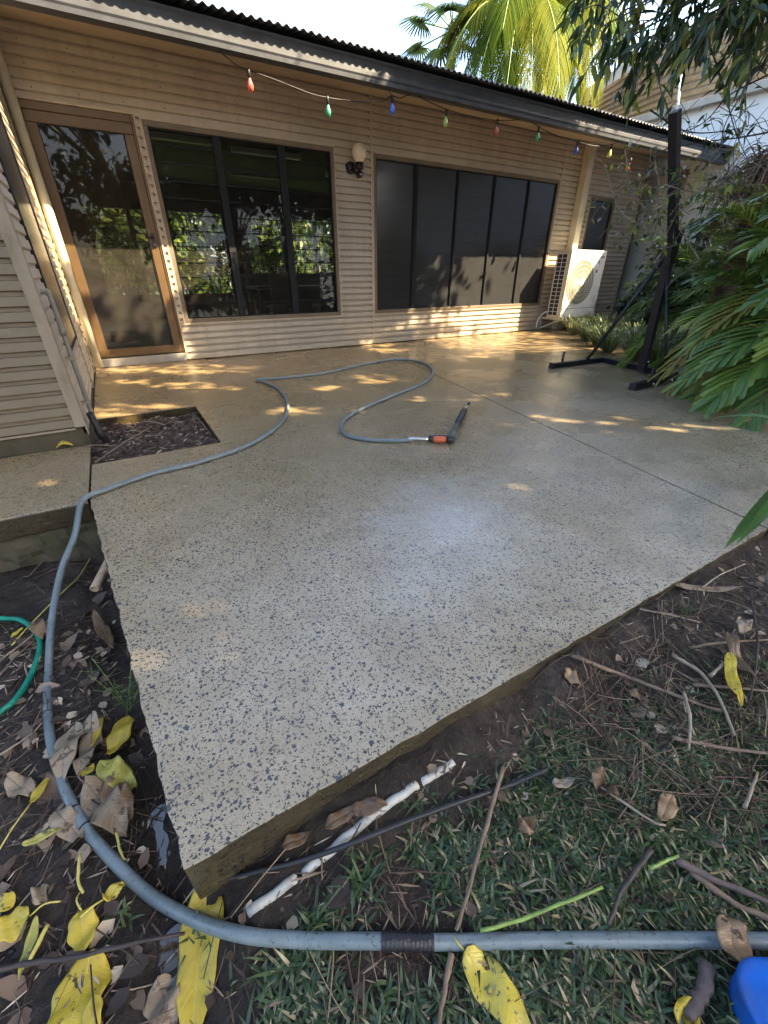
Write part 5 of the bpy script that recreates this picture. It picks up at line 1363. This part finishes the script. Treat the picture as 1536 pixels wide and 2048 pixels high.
# ------------------------------------------------------------------ near tree, top right
def near_tree():
    r = random.Random(21); base = Vector((7.6, .3, 0)); e = thing('near_tree', base, 'overhanging tree with long dark drooping leaves filling the top right corner', 'tree')
    tk = MB(); top = Vector((7.2, .9, 3.2)); tk.tube(spline([base, Vector((7.5, .5, 1.4)), top], 6), [.14 - .003 * i for i in range(13)], 10); tk.build('trunk', M['bark'], e)
    lf, br = MB(), MB()
    ends = []
    for (x, y, D) in ((1230, 90, 5.2), (1300, 40, 5.4), (1380, 100, 5.2), (1440, 20, 5.0), (1500, 110, 5.0), (1230, 10, 5.6), (1300, -60, 5.5), (1420, -60, 5.2), (1560, 40, 4.8), (1260, 60, 5.0), (1190, 130, 5.3), (1500, -40, 5.0), (1210, -40, 5.4), (1330, 90, 5.0), (1280, 120, 5.4), (1250, 20, 5.1), (1480, 60, 5.2), (1390, 40, 5.4), (1190, 60, 5.5), (1340, 0, 5.1)):
        ends.append(onh(x, y, D))
    for q in ends:
        m1 = top.lerp(q, .5) + Vector((r.uniform(-.2, .2), r.uniform(-.2, .2), .35)); P = spline([top, m1, q], 10); br.tube(P, [.022 * (1 - .8 * i / len(P)) for i in range(len(P))], 6)
        for k in range(14):
            p0 = P[r.randint(int(len(P) * .55), len(P) - 1)]; d = Vector((r.uniform(-1, .5), r.uniform(-.7, .7), r.uniform(-.7, .35))).normalized(); Lb = r.uniform(.18, .5)
            Q = spline([p0, p0 + d * Lb * .5 + Vector((0, 0, .03)), p0 + d * Lb + Vector((0, 0, -.08))], 4); br.tube(Q, .004, 4, False)
            for _ in range(11):
                c = Q[r.randint(2, len(Q) - 1)]; dd = (d * .4 + Vector((r.uniform(-.6, .6), r.uniform(-.6, .6), r.uniform(-1.2, -.1)))).normalized()
                leaf_quad(lf, c, dd, r.uniform(.08, .16), r.uniform(.026, .042), Vector((r.uniform(-1, 1), r.uniform(-1, 1), r.uniform(.2, 1))).normalized(), min(1, r.random() * .85 if r.random() < .8 else r.uniform(.85, 1)))
    lf.build('foliage', M['tree'], e); br.build('branch', M['bark'], e)
near_tree()
# bare twiggy vines hanging at the right and in front of the wall end
def vine(name, lab, paths, seed, leafn=3, mat='twig_pale', lmat='tree', tn=.9, r0=.006, sub=5, LL=(.04, .09)):
    r = random.Random(seed); e = thing(name, paths[0][0], lab, 'vine'); tw, lf = MB(), MB()
    for P0 in paths:
        P = spline(P0, 8); tw.tube(P, [r0 * (1 - .7 * i / len(P)) for i in range(len(P))], 6, False)
        for k in range(sub * 3):
            p = P[r.randint(0, len(P) - 1)]; d = Vector((r.uniform(-1, 1), r.uniform(-1, 1), r.uniform(-.8, .9))).normalized(); L = r.uniform(.10, .38)
            Q = spline([p, p + d * L * .5 + Vector((r.uniform(-.05, .05), r.uniform(-.05, .05), r.uniform(-.03, .08))), p + d * L + Vector((0, 0, r.uniform(-.1, .05)))], 4); tw.tube(Q, r0 * .32, 4, False)
            for _ in range(leafn):
                c = Q[r.randint(2, len(Q) - 1)]; leaf_quad(lf, c, Vector((r.uniform(-1, 1), r.uniform(-1, 1), r.uniform(-1, .3))).normalized(), r.uniform(*LL), r.uniform(.018, .038), Vector((r.uniform(-1, 1), r.uniform(-1, 1), 1)).normalized(), max(0, min(1, tn + r.uniform(-.6, .3))))
    tw.build('stem', M[mat], e); 
    if lf.f: lf.build('foliage', M[lmat], e)
def H(l, D): return [onh(x, y, D) for x, y in l]
vine('dry_vine', 'leafless tangled vine in front of the white neighbouring wall', [H([(1536, 150), (1460, 190), (1400, 250), (1310, 280)], 5.2), H([(1560, 260), (1480, 275), (1400, 285), (1330, 300)], 5.2), H([(1560, 60), (1500, 160), (1450, 250), (1440, 320)], 5.0), H([(1400, 40), (1440, 150), (1470, 260), (1500, 330)], 5.3), H([(1300, 220), (1370, 262), (1450, 262), (1540, 240)], 5.4)], 1, 1, 'twig_dark', 'tree', .5, .007, 5)
vine('leafy_vine', 'twining vine with small yellow green leaves around the bag stand column', [H([(1260, 380), (1295, 420), (1330, 400), (1380, 430)], 5.6), H([(1250, 300), (1262, 380), (1290, 470), (1330, 560)], 5.7), H([(1210, 330), (1240, 420), (1300, 470), (1310, 540)], 5.7), H([(1330, 370), (1390, 385), (1440, 390), (1440, 330)], 5.2), H([(1310, 320), (1320, 400), (1300, 500), (1280, 570)], 5.6), H([(1400, 520), (1350, 450), (1300, 440), (1260, 460)], 5.4), H([(1410, 350), (1425, 380), (1455, 320)], 5.1)], 2, 2, 'twig_pale', 'tree', .85, .006, 10)
# hanging dead palm skirt at the right
def skirt():
    r = random.Random(8); e = thing('dead_palm', Vector((7.0, 2.4, 0)), 'drooping dry brown fronds of a dead palm at the right', 'dead palm'); mb = MB(); tk = MB()
    c = onh(1540, 330, 6.4); tk.tube([Vector((c.x, c.y, 0)), c], [.12, .09], 10); tk.build('trunk', M['bark'], e)
    for k in range(190):
        tip = onh(r.uniform(1370, 1500), r.uniform(400, 530), r.uniform(5.8, 6.6)); m_ = c.lerp(tip, .5) + Vector((0, 0, r.uniform(0, .3)))
        P = spline([c + Vector((r.uniform(-.1, .1), r.uniform(-.1, .1), r.uniform(-.15, .15))), m_, tip], 4); mb.tube(P, [.006, .006, .005, .005, .004, .004, .003, .002, .001], 4, False)
    mb.build('dry_frond', M['twig'], e); mb.build
skirt()
# dense shrub wall behind the thicket so that gaps read dark green
def shrub(name, lab, c, rad, n, seed, mat='tree', L=(.08, .16), tn=.3, shell_=.6, trunk=True):
    r = random.Random(seed); e = thing(name, Vector((c.x, c.y, 0)), lab, 'shrub'); lf, br = MB(), MB()
    clus = [(Vector((r.gauss(0, .45) * rad.x, r.gauss(0, .45) * rad.y, r.gauss(0, .42) * rad.z)) + c, r.uniform(.2, .45)) for _ in range(max(6, n // 130))]
    for q, s_ in clus:
        if trunk: br.tube(spline([Vector((c.x, c.y, max(0, c.z - rad.z))), (c + q) / 2, q], 4), .014, 5, False)
    for k in range(n):
        q, s_ = r.choice(clus); p = q + Vector((r.gauss(0, 1), r.gauss(0, 1), r.gauss(0, .8))) * s_ * .6 * max(.5, rad.length * .45)
        if p.z < 0.02: continue
        leaf_quad(lf, p, Vector((r.uniform(-1, 1), r.uniform(-1, 1), r.uniform(-1, .4))).normalized(), r.uniform(*L), L[1] * .38, Vector((r.uniform(-1, 1), r.uniform(-1, 1), r.uniform(.2, 1))).normalized(), max(0, min(1, tn + r.uniform(-.4, .4))))
    lf.build('foliage', M[mat], e); br.build('branch', M['bark'], e)
shrub('shrub', 'dark dense shrub filling the gap behind the palm thicket', Vector((8.3, 2.6, .9)), Vector((1.0, 1.4, .9)), 5200, 1)
shrub('shrub', 'dark shrub beside the house recess', Vector((8.9, 4.7, .8)), Vector((.6, .8, .8)), 2600, 2)
shrub('shrub', 'low dark shrub at the right edge under the palms', Vector((6.9, .7, .5)), Vector((.9, .9, .6)), 3600, 3)

# ------------------------------------------------------------------ garden beyond the far louvres
for k, (x, y) in enumerate(((0.0, 16.5), (2.6, 17.5), (5.6, 17.0), (8.5, 17.5), (-3.2, 18))):
    shrub('garden_shrub', ['sunny shrub seen through the door glass', 'sunny shrub seen through the left bay', 'sunny shrub seen through the right bay', 'shrub far behind the house', 'sunny shrub seen through the far left pane'][k], Vector((x, y, 1.9)), Vector((2.0, 1.0, 2.3)), 5200, 60 + k, 'garden', (.18, .36), .3)
m = MB(); grid_mesh(m, -8, 16, 12.4, 30, 3, lambda x, y: -.03); tag(m.build('lawn', simple('sunny lawn', (.10, .16, .04), .8)), kind='structure')

# ------------------------------------------------------------------ shade canopy: unseen trees, crowns gapped to cast the chosen sun patches
ELL = []   # sunlit patches on the patio, photo pixels (cx, cy, rx, ry)
for e_ in ((430, 775, 40, 7), (640, 775, 34, 8), (590, 822, 80, 8), (750, 757, 44, 9), (835, 800, 34, 9), (850, 812, 20, 5), (240, 738, 60, 9), (400, 738, 90, 10), (250, 765, 40, 6), (380, 770, 60, 6), (235, 822, 55, 14), (300, 812, 50, 6), (290, 855, 0, 0),
           (290, 1245, 20, 15), (335, 1238, 22, 16), (385, 1218, 24, 12), (435, 1215, 12, 12), (400, 1292, 30, 10), (455, 1312, 24, 13), (512, 1312, 14, 12), (612, 1278, 30, 6), (675, 1298, 14, 4), (705, 1297, 16, 8), (565, 1350, 26, 8), (582, 1375, 30, 16), (430, 1345, 16, 6),
           (965, 690, 60, 9), (1030, 675, 90, 9), (1075, 695, 70, 10), (930, 680, 60, 5), (760, 690, 28, 4), (780, 700, 40, 5), (1000, 710, 60, 5), (1090, 712, 40, 5),
           (1000, 790, 30, 4), (950, 805, 20, 4), (1040, 830, 30, 4), (1100, 842, 50, 4), (1210, 845, 30, 5), (1250, 862, 24, 7), (1350, 852, 60, 8), (1440, 862, 24, 6), (1270, 830, 20, 4), (900, 770, 20, 4)):
    ELL.append(e_)
WL = [(500, 660, 16, 8), (510, 640, 10, 6), (680, 640, 12, 8), (690, 655, 10, 8), (540, 655, 10, 6), (700, 690, 12, 6), (530, 678, 14, 4), (800, 660, 8, 10), (770, 665, 8, 8), (835, 650, 10, 16), (820, 668, 12, 8), (870, 645, 12, 16), (880, 660, 20, 10), (850, 660, 12, 12), (700, 505, 6, 8), (930, 600, 8, 10), (905, 560, 5, 8), (960, 590, 12, 14)]
def lit(xw, zw, r):
    """is the sun ray that meets the house wall plane at (xw, zw) free?"""
    if zw > 1.45:      # eave and gutter height
        if xw < .75 + .1 * r.random() or xw > 5.1: return True
        if 4.2 < xw <= 5.1: return r.random() < .30
        return False
    if zw >= 0:
        P = Vector((xw, WALLY, zw)); q = pr(P)
        if zw > 1.42: return False
        # wall: right part by the air conditioner, left part on the door and the first bay
        if xw > 6.0: return zw > -.465 + 1.21 * (xw - 6.45)
        if xw > 5.45: return fb(xw * 3.5, zw * 3.5, 2) > -.55 or zw < .45
        if xw > 4.7: return fb(xw * 5, zw * 5, 2) > .04 - .45 * sst(4.7, 5.4, xw)
        if xw > 4.0: return fb(xw * 5, zw * 5, 2) > .32
        if xw < 2.0:
            lim = 1.95 - (1.40 - zw) * 1.7
            if zw > .72 and xw < lim: return True
            if zw <= .8 and xw < .75: return fb(xw * 3, zw * 3, 6) > -.02
        if q:
            for cx, cy, rx, ry in WL:
                if ((q[0] - cx) / rx) ** 2 + ((q[1] - cy) / ry) ** 2 < 1: return True
        return False
    s_ = -zw / 1.33; P = Vector((xw + 1.1 * s_, WALLY - s_, 0)); q = pr(P)
    if P.x < -.40 and 1.0 < P.y < 3.4: return False
    if q:
        for cx, cy, rx, ry in ELL:
            if not rx: continue
            kk = (1.75 if cy > 1262 else 1.4) if cy > 1150 else (1.3 if cx > 900 else 1.1)
            if ((q[0] - cx) / (rx * kk)) ** 2 + ((q[1] - cy) / (ry * kk)) ** 2 < 1 + .5 * fb(P.x * 9, P.y * 9, 3): return fb(P.x * 13, P.y * 13, 6) > (-.22 if cy > 1150 else -.12)
    if 5.0 < P.x < 7.4 and P.y > 5.15: return fb(P.x * 5, P.y * 9, 4) > -.16 - .8 * sst(5.2, 5.7, P.y) * sst(5.0, 5.8, P.x)
    if P.x > 5.6 and P.y > 1.0 and P.y < 5.0: return fb(P.x * 3, P.y * 3, 4) > .18
    return False
def canopy():
    r = random.Random(77)
    K = Vector((1.1, -1.0, 1.33))
    trunks = [Vector((7.8, -3.2, 0)), Vector((11.0, -1.0, 0)), Vector((4.6, -6.0, 0)), Vector((8.6, -6.6, 0)), Vector((1.2, -7.5, 0))]
    labs = ['broad shade tree right of the photographer', 'shade tree near the neighbouring wall', 'shade tree behind the photographer', 'second row shade tree behind the photographer', 'shade tree far left behind the photographer']
    lfs = [MB() for _ in trunks]; brs = [MB() for _ in trunks]
    n = 0
    for k in range(90000):
        xw = r.uniform(-8.5, 9.0); zw = r.uniform(-9.5, 2.7)
        if lit(xw, zw, r): continue
        # small leaves near the rim of a gap, broad ones elsewhere
        rim = any(lit(xw + a_, zw + b_, r) for a_, b_ in ((-.16, 0), (.16, 0), (0, .2), (0, -.2), (-.1, .13), (.1, -.13)))
        h = r.uniform(4.2, 7.4)
        t = (h - zw) / 1.33; P = Vector((xw, 6, zw)) + K * t
        q = pr(P)
        if q and -60 < q[0] < 1600 and -60 < q[1] < 2100: continue
        if P.y > 3.6: continue
        L = r.uniform(.08, .13) if rim else r.uniform(.16, .24); d = Vector((r.uniform(-1, 1), r.uniform(-1, 1), r.uniform(-.7, .7)))
        d = (d - SUN * d.dot(SUN) * .8).normalized()
        i = min(range(len(trunks)), key=lambda j: (trunks[j].x - P.x) ** 2 + (trunks[j].y - P.y) ** 2)
        s_ = d.cross(SUN).normalized() * L * .30; c = P - d * L / 2
        lfs[i].add([c, c + d * L * .4 - s_, c + d * L, c + d * L * .4 + s_], [(0, 1, 2, 3)], r.random()); n += 1
        if r.random() < .0022:
            tk = trunks[i] + Vector((0, 0, 3.6)); brs[i].tube(spline([tk, tk.lerp(P, .5) + Vector((0, 0, .3)), P], 5), [.05 * (1 - .085 * j) for j in range(11)], 6, False)
    for i, T in enumerate(trunks):
        e = thing('shade_tree', T, labs[i], 'tree'); tk = MB(); tk.tube(spline([T, T + Vector((.1, 0, 1.8)), T + Vector((0, 0, 3.7))], 5), [.20 - .008 * j for j in range(11)], 12)
        tk.build('trunk', M['bark'], e); lfs[i].build('crown', M['canopy'], e)
        if brs[i].f: brs[i].build('branch', M['bark'], e)
canopy()

for k, (x, y, h, w_) in enumerate(((-6.5, -5.5, 3.0, 2.2), (-2.5, -8.5, 3.2, 2.4), (2.5, -10.5, 3.4, 2.4), (7.5, -10.5, 3.2, 2.4), (-8.5, 0.5, 2.6, 1.8), (12.5, -8.0, 3.2, 2.2))):  # unseen trees added to keep bright sky out of the glass reflections
    shrub('rear_tree', ['bushy tree behind the photographer, far left', 'bushy tree behind the photographer, left', 'bushy tree straight behind the photographer', 'bushy tree behind the photographer, right', 'bushy tree beside the left wing', 'bushy tree behind the photographer, far right'][k], Vector((x, y, h)), Vector((w_, 1.6, 2.6)), 5200, 80 + k, 'canopy', (.22, .40), .5)
